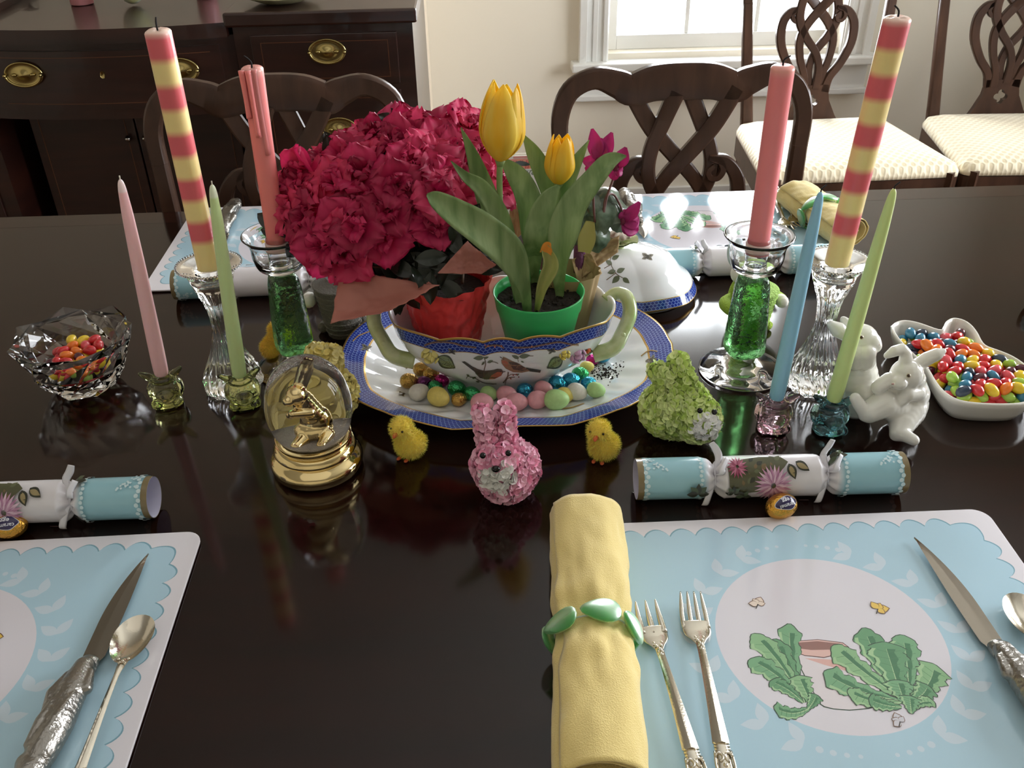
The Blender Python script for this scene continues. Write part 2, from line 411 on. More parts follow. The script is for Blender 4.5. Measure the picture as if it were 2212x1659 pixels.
def window(name, x0, x1, z0, z1, xf=None):
    wt = link(bpy.data.objects.new(name, None)); wt['kind'] = 'structure'
    def P(n, *bs, m_=M_white, bev=.002):
        b = MB()
        for q in bs: b.add(box(*q, bev) if bev else box(*q), xf=xf)
        return b.build(n, m_, wt, smooth=False, kind='structure')
    y = YB
    P('casing', (x0 - .085, x0, y - .02, y, z0 - .02, z1 + .1)); P('casing', (x1, x1 + .085, y - .02, y, z0 - .02, z1 + .1)); P('casing', (x0 - .085, x1 + .085, y - .02, y, z1, z1 + .1))
    for s_ in (-1, 1):
        xe = x0 - .085 if s_ < 0 else x1 + .085
        P('casing_moulding', (xe - .01 if s_ < 0 else xe - .014, xe + .014 if s_ < 0 else xe + .01, y - .034, y, z0 - .02, z1 + .11))
        xi = x0 - .018 if s_ < 0 else x1 + .004
        P('casing_moulding', (xi, xi + .014, y - .027, y, z0 - .02, z1 + .01))
        xm = x0 - .052 if s_ < 0 else x1 + .036
        P('casing_moulding', (xm, xm + .016, y - .024, y, z0 - .02, z1 + .01))
    P('sill', (x0 - .12, x1 + .12, y - .06, y + .06, z0 - .045, z0 - .018), bev=.005)
    P('apron', (x0 - .1, x1 + .1, y - .022, y, z0 - .13, z0 - .045)); P('apron_moulding', (x0 - .105, x1 + .105, y - .034, y, z0 - .145, z0 - .125), bev=.004)
    zm = (z0 + z1) / 2
    for k, (a, b, yy) in enumerate(((z0, zm + .02, y + .05), (zm - .02, z1, y + .085))):
        P('stile', (x0, x0 + .035, yy, yy + .03, a, b)); P('stile', (x1 - .035, x1, yy, yy + .03, a, b))
        P('rail', (x0 + .035, x1 - .035, yy, yy + .03, a, a + .045)); P('rail', (x0 + .035, x1 - .035, yy, yy + .03, b - .035, b))
        n = 3
        for i in range(1, n): xx = x0 + .035 + (x1 - x0 - .07) * i / n; P('muntin', (xx - .007, xx + .007, yy + .006, yy + .024, a + .045, b - .035))
        zz = (a + b) / 2; P('muntin', (x0 + .035, x1 - .035, yy + .006, yy + .024, zz - .007, zz + .007))
        for i in range(n):
            for j in range(2):
                xa = x0 + .035 + (x1 - x0 - .07) * i / n + .007; xb = x0 + .035 + (x1 - x0 - .07) * (i + 1) / n - .007
                za, zb = ((a + .045, zz - .007), (zz + .007, b - .035))[j]; P('pane', (xa, xb, yy + .013, yy + .017, za, zb), m_=M_pane, bev=0)
    return wt
window('window_1', .42, 1.18, .60, 2.05)
window('window_2', .75, 2.45, .75, 2.2, Matrix.Translation((2.4 + YB - YB, 0, 0)) @ Matrix(((0, 1, 0, -YB), (1, 0, 0, 0), (0, 0, 1, 0), (0, 0, 0, 1))))

# ------------------------------------------------------------------ dining table
TZ = .76
tb = thing('dining_table', 'long dark mahogany dining table with a glossy lacquered top', 'table', (0, .91, 0))
def rrect(x0, x1, y0, y1, r, n=8):
    out = []
    for cx, cy, a in ((x1 - r, y1 - r, 0), (x0 + r, y1 - r, 90), (x0 + r, y0 + r, 180), (x1 - r, y0 + r, 270)):
        for i in range(n + 1): t = math.radians(a + 90 * i / n); out.append((cx + r * math.cos(t), cy + r * math.sin(t)))
    return out
TX, TY0, TY1 = 1.25, .345, 1.482
def slab(loop, zs, ins):
    n = len(loop); cx = sum(p[0] for p in loop) / n; cy = sum(p[1] for p in loop) / n
    v = []; xs = [abs(p[0] - cx) for p in loop]; ys = [abs(p[1] - cy) for p in loop]; mx, my = max(xs), max(ys)
    for z, i_ in zip(zs, ins):
        for p in loop: v.append((cx + (p[0] - cx) * (1 - i_ / mx), cy + (p[1] - cy) * (1 - i_ / my), z))
    f = [(k * n + i, k * n + (i + 1) % n, (k + 1) * n + (i + 1) % n, (k + 1) * n + i) for k in range(len(zs) - 1) for i in range(n)]
    f.append(tuple(range(n))[::-1]); f.append(tuple(range((len(zs) - 1) * n, len(zs) * n))); return v, f
lo = rrect(-TX, TX, TY0, TY1, .12)
part('tabletop', slab(lo, (TZ - .03, TZ - .028, TZ - .014, TZ - .004, TZ), (.02, .012, .004, 0, .004)), M_table, tb, world_origin(tb), angle=.6)
def ring2(o_, i_, z0, z1):
    n = len(o_); v = [(p[0], p[1], z1) for p in o_] + [(p[0], p[1], z1) for p in i_] + [(p[0], p[1], z0) for p in o_] + [(p[0], p[1], z0) for p in i_]; f = []
    for i in range(n):
        j = (i + 1) % n; f += [(i, j, n + j, n + i), (i, 2 * n + i, 2 * n + j, j), (n + i, n + j, 3 * n + j, 3 * n + i)]
    return v, f
part('crossband', ring2(rrect(-TX + .006, TX - .006, TY0 + .006, TY1 - .006, .115), rrect(-TX + .05, TX - .05, TY0 + .05, TY1 - .05, .075), TZ - .001, TZ + .0001), M_band, tb, world_origin(tb), smooth=False)
part('apron', box(-TX + .12, TX - .12, TY0 + .1, TY1 - .1, TZ - .11, TZ - .03, .004), M_side, tb, world_origin(tb), smooth=False)
for sx in (-.75, .75):
    part('pedestal', lathe([(.05, .12), (.06, .2), (.045, .3), (.075, .42), (.05, .5), (.055, .62), (.09, TZ - .11)], 20, c=(sx, .913, 0)), M_side, tb, world_origin(tb))
    for a in (45, 135, 225, 315):
        d = Vector((math.cos(math.radians(a)), math.sin(math.radians(a)), 0)); c = Vector((sx, .913, 0))
        part('foot', tube([c + d * .03 + Vector((0, 0, .2)), c + d * .15 + Vector((0, 0, .13)), c + d * .28 + Vector((0, 0, .03)), c + d * .33 + Vector((0, 0, .02))], [.03, .025, .018, .018], 10, 12), M_side, tb, world_origin(tb))

# ------------------------------------------------------------------ chairs
def ribbon(P, wd, dep, y=0, sm=24, n=6):
    """flat carved strap in the chair-back plane (x,z), half depth dep"""
    wl = wd if isinstance(wd, (list, tuple)) else [wd] * len(P)
    Q = cr([(p[0], p[1], w_) for p, w_ in zip(P, wl)], sm); v = []
    for i, q in enumerate(Q):
        a, b = Q[max(i - 1, 0)], Q[min(i + 1, len(Q) - 1)]; dx, dz = b[0] - a[0], b[1] - a[1]; l = math.hypot(dx, dz) or 1; nx, nz = -dz / l, dx / l
        for s_, t_ in ((1, -.6), (.75, -1), (-.75, -1), (-1, -.6), (-1, .6), (-.75, 1), (.75, 1), (1, .6)):
            v.append((q[0] + nx * s_ * q[2] / 2, y + t_ * dep, q[1] + nz * s_ * q[2] / 2))
    f = [(i * 8 + j, i * 8 + (j + 1) % 8, (i + 1) * 8 + (j + 1) % 8, (i + 1) * 8 + j) for i in range(len(Q) - 1) for j in range(8)]
    f += [tuple(range(8))[::-1], tuple(range(len(Q) * 8 - 8, len(Q) * 8))]; return v, f
M_seat = seat_mat()
def rake(vf):  # back leans away above the seat
    v, f = vf; return [(p[0], p[1] + max(0, p[2] - .45) * .16, p[2]) for p in v], f
def make_chair(label, group, name='dining_chair'):
    """local: seat front towards -y, back at y=+.2"""
    t = thing(name, label, 'chair', group=group); yb = .19
    cre = [(-.212, .80), (-.214, .86), (-.196, .905), (-.155, .925), (-.115, .915), (-.09, .905), (-.05, .915), (0, .917), (.05, .915), (.09, .905), (.115, .915), (.155, .925), (.196, .905), (.214, .86), (.212, .80)]
    wdt = [.028, .03, .032, .034, .045, .052, .058, .06, .058, .052, .045, .034, .032, .03, .028]
    part('crest_rail', rake(ribbon(cre, wdt, .011, yb, 70)), M_chair, t, angle=.7)
    for s_ in (-1, 1):
        part('post', rake(ribbon([(s_ * .212, .805), (s_ * .206, .7), (s_ * .198, .58), (s_ * .19, .46), (s_ * .19, .42)], [.028, .03, .032, .036, .038], .013, yb, 20)), M_chair, t, angle=.7)
        part('leg', tube([(s_ * .19, yb, .43), (s_ * .19, yb + .02, .2), (s_ * .19, yb + .06, 0)], [.019, .017, .015], 4), M_chair, t, smooth=False)
        part('leg', tube([(s_ * .235, -.235, .46), (s_ * .235, -.235, 0)], [.026, .022], 4), M_chair, t, smooth=False)
    b = MB()
    for s_ in (-1, 1):
        k = 1 if s_ > 0 else -1
        b.add(rake(ribbon([(k * -.092, .905), (k * -.055, .843), (k * -.015, .797), (k * .028, .75), (k * .05, .705), (k * .045, .65), (k * .028, .60), (k * .026, .555)], [.03, .03, .028, .026, .024, .022, .022, .028], .008, yb + k * .003, 40)))
        b.add(rake(ribbon([(k * -.012, .90), (k * -.034, .85), (k * -.054, .80), (k * -.056, .755), (k * -.035, .71), (0, .665), (k * .014, .62), (k * .01, .565)], [.03, .028, .026, .026, .024, .022, .022, .026], .008, yb - k * .003, 40)))
        b.add(rake(ribbon([(k * .062, .773), (k * .052, .764), (k * .056, .752), (k * .070, .752), (k * .078, .766), (k * .070, .783), (k * .052, .787), (k * .06, .785), (k * .085, .777), (k * .106, .745), (k * .105, .69), (k * .08, .635), (k * .05, .595), (k * .038, .555)], [.009, .010, .011, .012, .013, .014, .01, .014, .022, .026, .026, .024, .024, .03], .009, yb, 70)))
    qf = []
    for i in range(32):
        a = 2 * PI * i / 32; r = .013 + .008 * abs(math.cos(2 * a)); qf.append((r * math.cos(a), .527 + r * math.sin(a)))
    out = [(-.05, .575), (-.05, .555), (-.055, .53), (-.075, .49), (-.09, .465), (.09, .465), (.075, .49), (.055, .53), (.05, .555), (.05, .575)]
    b.add(rake(extrude2d([out[::-1], qf], yb - .009, yb + .009, lambda u, v_, d: (u, d, v_))))
    b.build('splat', M_chair, t, angle=.7)
    sq = rrect(-.27, .27, -.25, .185, .03, 4); sq = [(p[0] * (1 - .16 * (p[1] + .25) / .435), p[1]) for p in sq]
    def cush(loop):
        n = len(loop); v = []; rows = [(1, .445), (1.0, .458), (.97, .475), (.85, .488), (.6, .497), (.3, .501)]
        for k, z in rows: v += [(p[0] * k, -.03 + (p[1] + .03) * k, z) for p in loop]
        v.append((0, -.03, .502)); f = [(r * n + i, r * n + (i + 1) % n, (r + 1) * n + (i + 1) % n, (r + 1) * n + i) for r in range(len(rows) - 1) for i in range(n)]
        e = (len(rows) - 1) * n; f += [(e + i, e + (i + 1) % n, len(v) - 1) for i in range(n)]; f.append(tuple(range(n))[::-1]); return v, f
    part('seat', cush(sq), M_seat, t)
    sr_ = MB(); sr_.add(slab(sq, (.385, .447), (0, 0))); sr_.build('seat_rail', M_chair, t, smooth=False)
    st = MB(); st.add(box(-.2, .2, -.03, -.01, .14, .17)); st.add(box(-.225, -.205, -.22, .2, .14, .17)); st.add(box(.205, .225, -.22, .2, .14, .17)); st.build('stretcher', M_chair, t, smooth=False)
    return t
def chair_at(t, x, y, rz, label):
    t.location = (x, y, 0); t.rotation_euler = (0, 0, rz); t['label'] = label; return t
ch0 = make_chair('x', 'dining chairs of the same set')
chair_at(ch0, .352, 1.345, 0, 'carved dark wood dining chair tucked in behind the tulips and right pink candle')
chair_at(dup(ch0), -.352, 1.345, 0, 'carved dark wood dining chair tucked in at the far left, in front of the sideboard')
chair_at(dup(ch0), 1.0, 2.56, math.radians(2), 'carved dining chair with cream woven seat standing below the bright window')
chair_at(dup(ch0), 1.56, 2.56, math.radians(-3), 'carved dining chair with cream woven seat at the right edge, right of the window chair')

# ------------------------------------------------------------------ sideboard
YS = 2.10; SX = -.81
sb = thing('sideboard', 'dark mahogany sideboard with inlaid drawers and oval brass pulls against the left wall', 'sideboard', (SX, 2.36, 0))
so = world_origin(sb)
def bow(x): return -.035 * (1 - ((x - SX) / .28) ** 2)
def bowbox(x0, x1, y0, z0, z1, th, n=14, y1=None):
    f_ = lambda u, v_: (x0 + (x1 - x0) * u, y0 + bow(x0 + (x1 - x0) * u), z0 + (z1 - z0) * v_)
    v = []; 
    for i in range(n + 1):
        x = x0 + (x1 - x0) * i / n; yf = y0 + bow(x); yb_ = (y1 if y1 is not None else yf + th)
        v += [(x, yf, z0), (x, yf, z1), (x, yb_, z1), (x, yb_, z0)]
    f = [(i * 4 + j, i * 4 + (j + 1) % 4, i * 4 + 4 + (j + 1) % 4, i * 4 + 4 + j) for i in range(n) for j in range(4)] + [(3, 2, 1, 0), (n * 4, n * 4 + 1, n * 4 + 2, n * 4 + 3)]
    return v, f
def sp(name, vf, m_=M_side, par=sb, **k): return part(name, vf, m_, par, so, smooth=False, **k)
for sx0, sx1 in ((-.525, -.14), (-1.48, -1.095)):
    sp('carcase', box(sx0, sx1, YS, 2.62, .30, .925)); sp('top', box(sx0 - .012, sx1 + .012, YS - .022, 2.63, .925, .955, .005))
    for z0, z1 in ((.795, .905), (.595, .782), (.33, .582)):
        dr = sp('drawer', box(sx0 + .035, sx1 - .035, YS - .006, YS + .01, z0, z1, .002))
        for q in ((sx0 + .055, sx1 - .055, z1 - .017, z1 - .0155), (sx0 + .055, sx1 - .055, z0 + .0155, z0 + .017), (sx0 + .055, sx0 + .0565, z0 + .016, z1 - .016), (sx1 - .0565, sx1 - .055, z0 + .016, z1 - .016)):
            dl = part('inlay', box(q[0], q[1], YS - .0066, YS - .005, q[2], q[3]), M_inlay, dr, so, smooth=False)
    for xx in (sx0 + .02, sx1 - .02):
        sp('leg', tube([(xx, YS + .025, .40), (xx, YS + .025, 0)], [.032, .018], 4))
        sp('leg', tube([(xx, 2.59, .40), (xx, 2.59, 0)], [.032, .018], 4))
sp('carcase', bowbox(-1.095, -.525, YS + .01, .74, .905, 0, y1=2.62)); sp('top', bowbox(-1.085, -.535, YS - .012, .905, .935, 0, y1=2.63))
sp('back_panel', box(-1.095, -.525, YS + .2, YS + .22, .30, .74)); sp('shelf', box(-1.095, -.525, YS + .05, 2.6, .40, .42))
dr = sp('drawer', bowbox(-1.06, -.56, YS + .003, .762, .888, .02))
for z in (.776, .874): part('inlay', bowbox(-1.04, -.58, YS + .0022, z, z + .0015, .001), M_inlay, dr, so, smooth=False)
for x0, x1 in ((-1.05, -.812), (-.808, -.57)):
    d_ = sp('door', box(x0, x1, YS + .08, YS + .1, .42, .735, .002))
    for q in ((x0 + .02, x1 - .02, .72, .7215), (x0 + .02, x1 - .02, .435, .4365), (x0 + .02, x0 + .0215, .435, .72), (x1 - .0215, x1 - .02, .435, .72)): part('inlay', box(q[0], q[1], YS + .0785, YS + .081, q[2], q[3]), M_inlay, d_, so, smooth=False)
    kx = x1 - .018 if x0 < -1 else x0 + .018
    part('knob', ell((kx, YS + .07, .665), (.008, .01, .008)), mat('steel_knob', sr(170, 165, 160), .2, 1), d_, so)
part('escutcheon', extrude2d([[(SX + .005 * math.cos(a * .5), .838 + (.009 if a < 6 else .007) * math.sin(a * .5)) for a in range(13)][:-1]], YS - .036, YS - .030, lambda u, v_, d: (u, d, v_)), M_handlebrass, sb, so)
def pull(x, y, z, sc=1):
    p = link(bpy.data.objects.new('pull', None)); 
    b = MB()
    def pl(u, v_):
        a = u * 2 * PI; r = [1, 1, .93, .86, .8, .5, .22, .15, .001][round(v_ * 8)]; h = [0, -.003, -.004, -.002, -.0015, -.0015, -.006, -.008, -.009][round(v_ * 8)]
        return (x + .041 * r * math.cos(a) * sc, y + h, z + .027 * r * math.sin(a) * sc)
    b.add(surf(pl, 36, 8, True))
    for s_ in (-1, 1): b.add(ell((x + s_ * .020 * sc, y - .004, z), (.006, .004, .004)))
    bpy.data.objects.remove(p)
    o = b.build('pull', M_handlebrass, sb, so)
    part('bail', tube([(x + .038 * sc * math.cos(a), y - .008 - .002 * math.sin(a), z + .024 * sc * math.sin(a)) for a in [PI + PI * i / 16 for i in range(17)]], .0028, 8), M_handlebrass, o, so)
    for s_ in (-1, 1): part('post', ell((x + s_ * .038 * sc, y - .006, z), (.0045, .008, .0045)), M_handlebrass, o, so)
for x, z in ((-.328, .868), (-.322, .697), (-.33, .45)): pull(x, YS - .006, z)
for x in (-.98, -.645): pull(x, YS + bow(x) - .004, .842)
for z in (.868, .697): pull(-1.29, YS - .006, z)

# things on the sideboard
def on_sb(px, py, z=.936): return T(px, py, z)
p = on_sb(180, 17)
pc = mat('pink_wax', sr(205, 140, 145), .35, sss=.3)
def pillar(px, py, lab, r=.026, h=.11):
    p = on_sb(px, py); t = thing('pillar_candle', lab, 'candle', (p.x, p.y, p.z), group='pink pillar candles on the sideboard')
    part('wax', lathe([(r * .96, 0), (r, .002), (r, h - .004), (r * .9, h), (.004, h - .003)], 24), pc, t); part('wick', tube([(0, 0, h - .004), (.001, 0, h + .008)], .001, 6), M_wick, t)
pillar(178, 8, 'pink pillar candle on the sideboard above the left striped candle, left of the painted egg'); pillar(446, -6, 'pink pillar candle on the sideboard, right of the painted egg', .024)
p = on_sb(287, 12); eg = thing('painted_egg', 'large pale green and yellow painted egg standing on the sideboard', 'egg', tuple(p), group=None)
part('egg_shell', ell((0, .01, .047), (.034, .034, .045), None, 24, 16), mat('painted_eggshell', sr(190, 200, 190), .35, noise_col=sr(200, 190, 90), nscale=30), eg)
p = on_sb(610, 2, .957); t = thing('candy_platter', 'low cream dish of white and orange eggs on the right part of the sideboard', 'dish', tuple(p))
part('dish', lathe([(.03, 0), (.05, .002), (.085, .016), (.088, .018), (.084, .018), (.05, .006), (.001, .005)], 32, lambda a, r, z: 1 + .02 * math.cos(12 * a)), mat('sage_dish', sr(170, 165, 130), .25), t)
for i, (dx, dy, c) in enumerate(((-.045, -.02, (226, 220, 200)), (-.015, -.035, (230, 226, 206)), (.02, -.035, (214, 140, 90)), (.05, -.02, (222, 160, 120)), (-.03, .01, (230, 224, 210)), (.01, .0, (214, 200, 120)), (.04, .02, (226, 220, 205)))):
    nm = ('cream', 'white', 'orange', 'peach', 'ivory', 'yellow', 'pale')[i]
    o = part('sugared_egg', ell((0, 0, 0), (.018, .014, .013)), mat('sugar_' + nm, sr(*c), .5), None, label=nm + ' sugared egg lying in the sideboard dish', cat='egg', group='eggs in the sideboard dish'); o.location = (p.x + dx, p.y + dy, p.z + .021)
p = on_sb(62, 4); t = thing('leafy_sprig', 'small dark green leafy sprig lying at the left end of the sideboard', 'plant', tuple(p))
for i in range(7):
    a = i * .9; part('leaf', surf(lambda u, v_: (math.cos(a) * .022 * v_ + math.sin(a) * .008 * (u - .5) * math.sin(PI * v_) * 2, math.sin(a) * .022 * v_ - math.cos(a) * .008 * (u - .5) * math.sin(PI * v_) * 2, .004 + .012 * math.sin(2.4 * v_)), 2, 5), mat('dark_leaf', sr(50, 62, 40), .5), t)

# ------------------------------------------------------------------ placemats
def c6(x, y): return (1560 + x / 2.916, 1090 + y / 2.916)
MC = Vector((.271, .511, TZ + .0035))
def mloc(px, py): q = T(px, py, TZ + .0035); return (q.x - MC.x, q.y - MC.y)
def make_mat():
    t = thing('placemat', 'x', 'placemat', group='blue scalloped placemats')
    part('cork_backing', slab(rrect(-.199, .199, -.149, .149, .016), (0.0002, .0018), (0, 0)), mat('cork_back', sr(70, 52, 40), .8), t, smooth=False)
    part('board', slab(rrect(-.2, .2, -.15, .15, .016), (.0018, .0032, .0035), (0, 0, .0006)), mat('white_laminate', sr(226, 222, 228), .12, coat=.3), t, smooth=False)
    pr = Print(lambda u, v_, k: (u, v_, (.0036 + .0000012 * k)))
    def scallop(ix, iy, nx, ny, am, grow=0):
        P = []; ax, ay = .2 - ix, .15 - iy
        def arc(a, b, n=10, amp=am):
            dx, dy = b[0] - a[0], b[1] - a[1]; l = math.hypot(dx, dy)
            for i in range(n):
                t_ = i / n; s_ = math.sin(PI * t_) ** .75 * amp; P.append((a[0] + dx * t_ + dy / l * s_, a[1] + dy * t_ - dx / l * s_))
        c = .022
        xs = [ax - c - (2 * ax - 2 * c) * i / nx for i in range(nx + 1)]; ys = [ay - c - (2 * ay - 2 * c) * i / ny for i in range(ny + 1)]
        def run(pts):
            for i in range(len(pts) - 1): arc(pts[i], pts[i + 1])
        top = [(x, ay) for x in xs]; lf = [(-ax, y) for y in ys]; bt = [(-x, -ay) for x in xs]; rt = [(ax, -y) for y in ys]
        for seg, nxt in ((top, lf), (lf, bt), (bt, rt), (rt, top)):
            seg = [(p[0], p[1]) for p in seg]; S_ = seg[::1]; run2 = S_
            for i in range(len(run2) - 1): arc(run2[i], run2[i + 1])
            arc(run2[-1], nxt[0], 14, .014)
        if grow: P = [(p[0] * (1 + grow / .2), p[1] * (1 + grow / .15)) for p in P]
        return P
    P = scallop(.022, .022, 13, 9, .0095)
    sg = 1 if sum(P[i][0] * P[(i + 1) % len(P)][1] - P[(i + 1) % len(P)][0] * P[i][1] for i in range(len(P))) > 0 else -1
    pr.poly([(p[0] * 1.007, p[1] * 1.0095) for p in P], sr(128, 168, 186)); pr.poly(P, sr(176, 208, 224))
    pr.disc((0, 0), .0925, sr(222, 218, 226), 72)
    pale = sr(200, 216, 228); rr = random.Random(3)
    for side in (1, -1):
        for k in range(9):
            a = math.radians(-62 + k * 15.5); R_ = .108; cx, cy = side * R_ * math.cos(a), R_ * math.sin(a); tx, ty = -side * math.sin(a), math.cos(a)
            for s_ in (1, -1):
                ox, oy = math.cos(a) * side * s_, math.sin(a) * s_
                pr.poly(leafpoly((cx, cy), (cx + tx * .014 + ox * .013, cy + ty * .014 + oy * .013), .26, 6), pale)
        for k in range(4):
            for sy in (1, -1): a = math.radians(90 - side * (7 + k * 5)); pr.disc((.110 * math.cos(a), sy * .110 * math.sin(a)), .0018 + .0004 * k, pale, 8)
    ink = sr(52, 74, 58)
    def C(*pts): return [mloc(*c6(*p)) for p in pts]
    # flower pot drawn between the lettuces
    pr.poly(C((436, 925), (520, 1090), (612, 1258), (640, 1278), (700, 1292), (800, 1300), (920, 1290), (1000, 1270), (1000, 1150), (900, 1000), (800, 930), (700, 960), (560, 965)), ink)
    pr.poly(C((442, 927), (528, 1090), (616, 1254), (645, 1272), (700, 1286), (800, 1294), (915, 1284), (990, 1262), (990, 1150), (895, 1005), (800, 935), (700, 955), (560, 960)), sr(224, 216, 220))
    pr.poly(C((520, 970), (640, 975), (760, 985), (850, 1060), (780, 1050), (640, 1010)), sr(222, 176, 168))
    pr.poly(C((405, 878), (440, 862), (600, 850), (760, 870), (800, 900), (790, 935), (640, 968), (520, 955), (430, 925)), sr(96, 62, 58))
    pr.poly(C((409, 880), (440, 866), (600, 854), (758, 874), (796, 902), (786, 930), (640, 962), (520, 950), (434, 920)), sr(226, 186, 178))
    pr.poly(C((428, 882), (460, 872), (600, 862), (740, 878), (772, 898), (700, 915), (560, 918), (460, 905)), sr(150, 108, 100))
    def lettuce(base, tip, wd, bend=0, seed=0, sh=0):
        r = random.Random(seed); a = C(base)[0]; b = C(tip)[0]; dx, dy = b[0] - a[0], b[1] - a[1]; l = math.hypot(dx, dy); nx, ny = -dy / l, dx / l
        wd = wd * 1.18 / 2.916 / 2640
        def out(g, amp):
            A = []; B = []
            for i in range(33):
                t_ = i / 32; e = (t_ ** .75) * (1 - max(0, (t_ - .82) / .18) ** 2 * .95); c = bend * l * math.sin(PI * t_ * .9)
                for L_, s_, ph in ((A, 1, 0), (B, -1, 1.3)):
                    w_ = wd * e * (1 + amp * math.sin(t_ * 30 + ph + seed) + amp * .5 * math.sin(t_ * 71 + ph * 2)) + .0006 + g
                    tt = t_ * (1 + g / l) ; L_.append((a[0] + dx * tt + nx * (c + s_ * w_), a[1] + dy * tt + ny * (c + s_ * w_)))
            return A, B
        A, B = out(.0006, .17); pr.poly(A + B[::-1], ink)
        A, B = out(0, .17); sh_ = [(120, 170, 128), (104, 156, 114), (140, 184, 136)][sh]; pr.poly(A + B[::-1], sr(*sh_))
        mid = [(a[0] + dx * i / 16 + nx * bend * l * math.sin(PI * i / 16 * .9), a[1] + dy * i / 16 + ny * bend * l * math.sin(PI * i / 16 * .9)) for i in range(15)]
        q = [(p[0] * .55 + B[i * 2][0] * .45, p[1] * .55 + B[i * 2][1] * .45) for i, p in enumerate(mid)]; pr.poly(mid[1:] + q[1:][::-1], sr(72, 124, 88))
        q = [(p[0] * .3 + A[i * 2][0] * .7, p[1] * .3 + A[i * 2][1] * .7) for i, p in enumerate(mid)]; q2 = [(p[0] * .05 + A[i * 2][0] * .95, p[1] * .05 + A[i * 2][1] * .95) for i, p in enumerate(mid)]
        pr.poly(q[4:] + q2[4:][::-1], sr(164, 200, 152))
        pr.line(mid, (.0010, .0003), sr(178, 206, 160))
        for i in range(3, 14, 2):
            for L_ in (A, B): pr.line([mid[i], (mid[i][0] * .35 + L_[i * 2 + 2][0] * .65, mid[i][1] * .35 + L_[i * 2 + 2][1] * .65)], .00035, sr(84, 132, 92))
    for i, (bs, tp, wd, bd) in enumerate((((500, 1240), (430, 755), 62, .04), ((520, 1250), (330, 850), 60, 0), ((500, 1230), (185, 820), 70, -.06), ((500, 1240), (165, 985), 70, -.10), ((510, 1250), (300, 1120), 46, -.1), ((560, 1260), (480, 1080), 60, .0), ((560, 1280), (325, 1270), 44, .22), ((540, 1290), (590, 1200), 34, -.05))): lettuce(bs, tp, wd, bd, i, i % 3)
    for i, (bs, tp, wd, bd) in enumerate((((1150, 1230), (900, 780), 78, .05), ((1140, 1230), (700, 890), 76, .04), ((1170, 1220), (1130, 825), 80, -.03), ((1130, 1220), (1020, 870), 110, .0), ((1190, 1230), (1325, 1005), 84, -.10), ((1120, 1240), (645, 1050), 78, .10), ((1190, 1240), (1290, 1140), 56, -.1), ((1130, 1250), (790, 1170), 50, .14), ((1150, 1260), (1100, 1110), 74, 0), ((1130, 1280), (925, 1225), 48, .1), ((1200, 1300), (1340, 1255), 34, .2), ((1190, 1320), (1180, 1210), 50, 0))): lettuce(bs, tp, wd, bd, 20 + i, (i + 1) % 3)
    def butterfly(c, s_, col, rot):
        c = C(c)[0]
        for a, l_, w_ in ((rot + 40, .0085, .42), (rot + 95, .0065, .45), (rot + 150, .0075, .4), (rot - 15, .006, .4)):
            e = (c[0] + s_ * l_ * math.cos(math.radians(a)), c[1] + s_ * l_ * math.sin(math.radians(a)))
            pr.poly(leafpoly(c, (e[0] + (e[0] - c[0]) * .1, e[1] + (e[1] - c[1]) * .1), w_ * 1.08, 7), sr(120, 90, 70)); pr.poly(leafpoly(c, e, w_, 7), col)
        pr.line([c, (c[0] - .003 * s_, c[1] - .005 * s_)], .0008, sr(60, 50, 45))
    butterfly((225, 630), 1, sr(232, 214, 200), 20); butterfly((980, 660), 1.1, sr(232, 196, 96), -40); butterfly((1120, 1370), .9, sr(206, 204, 212), 60)
    pr.b.build('printed_design', M_vc, t, smooth=False, vc=True)
    return t
pm = make_mat()
def put_mat(t, x, y, rz, label): t.location = (x, y, TZ + .0002); t.rotation_euler = (0, 0, rz); t['label'] = label; t['category'] = 'placemat'
put_mat(pm, MC.x, MC.y, 0, 'blue scalloped placemat printed with lettuces, nearest right, under forks and knife')
put_mat(dup(pm), -.476, .520, math.radians(1), 'blue scalloped placemat at the near left, under the rabbit-handled knife and spoon')
put_mat(dup(pm), -.287, 1.333, PI, 'blue scalloped placemat at the far left, behind the left candles and azalea')
put_mat(dup(pm), .345, 1.333, PI, 'blue scalloped placemat at the far right, shining with window glare')
MZ = TZ + .0042

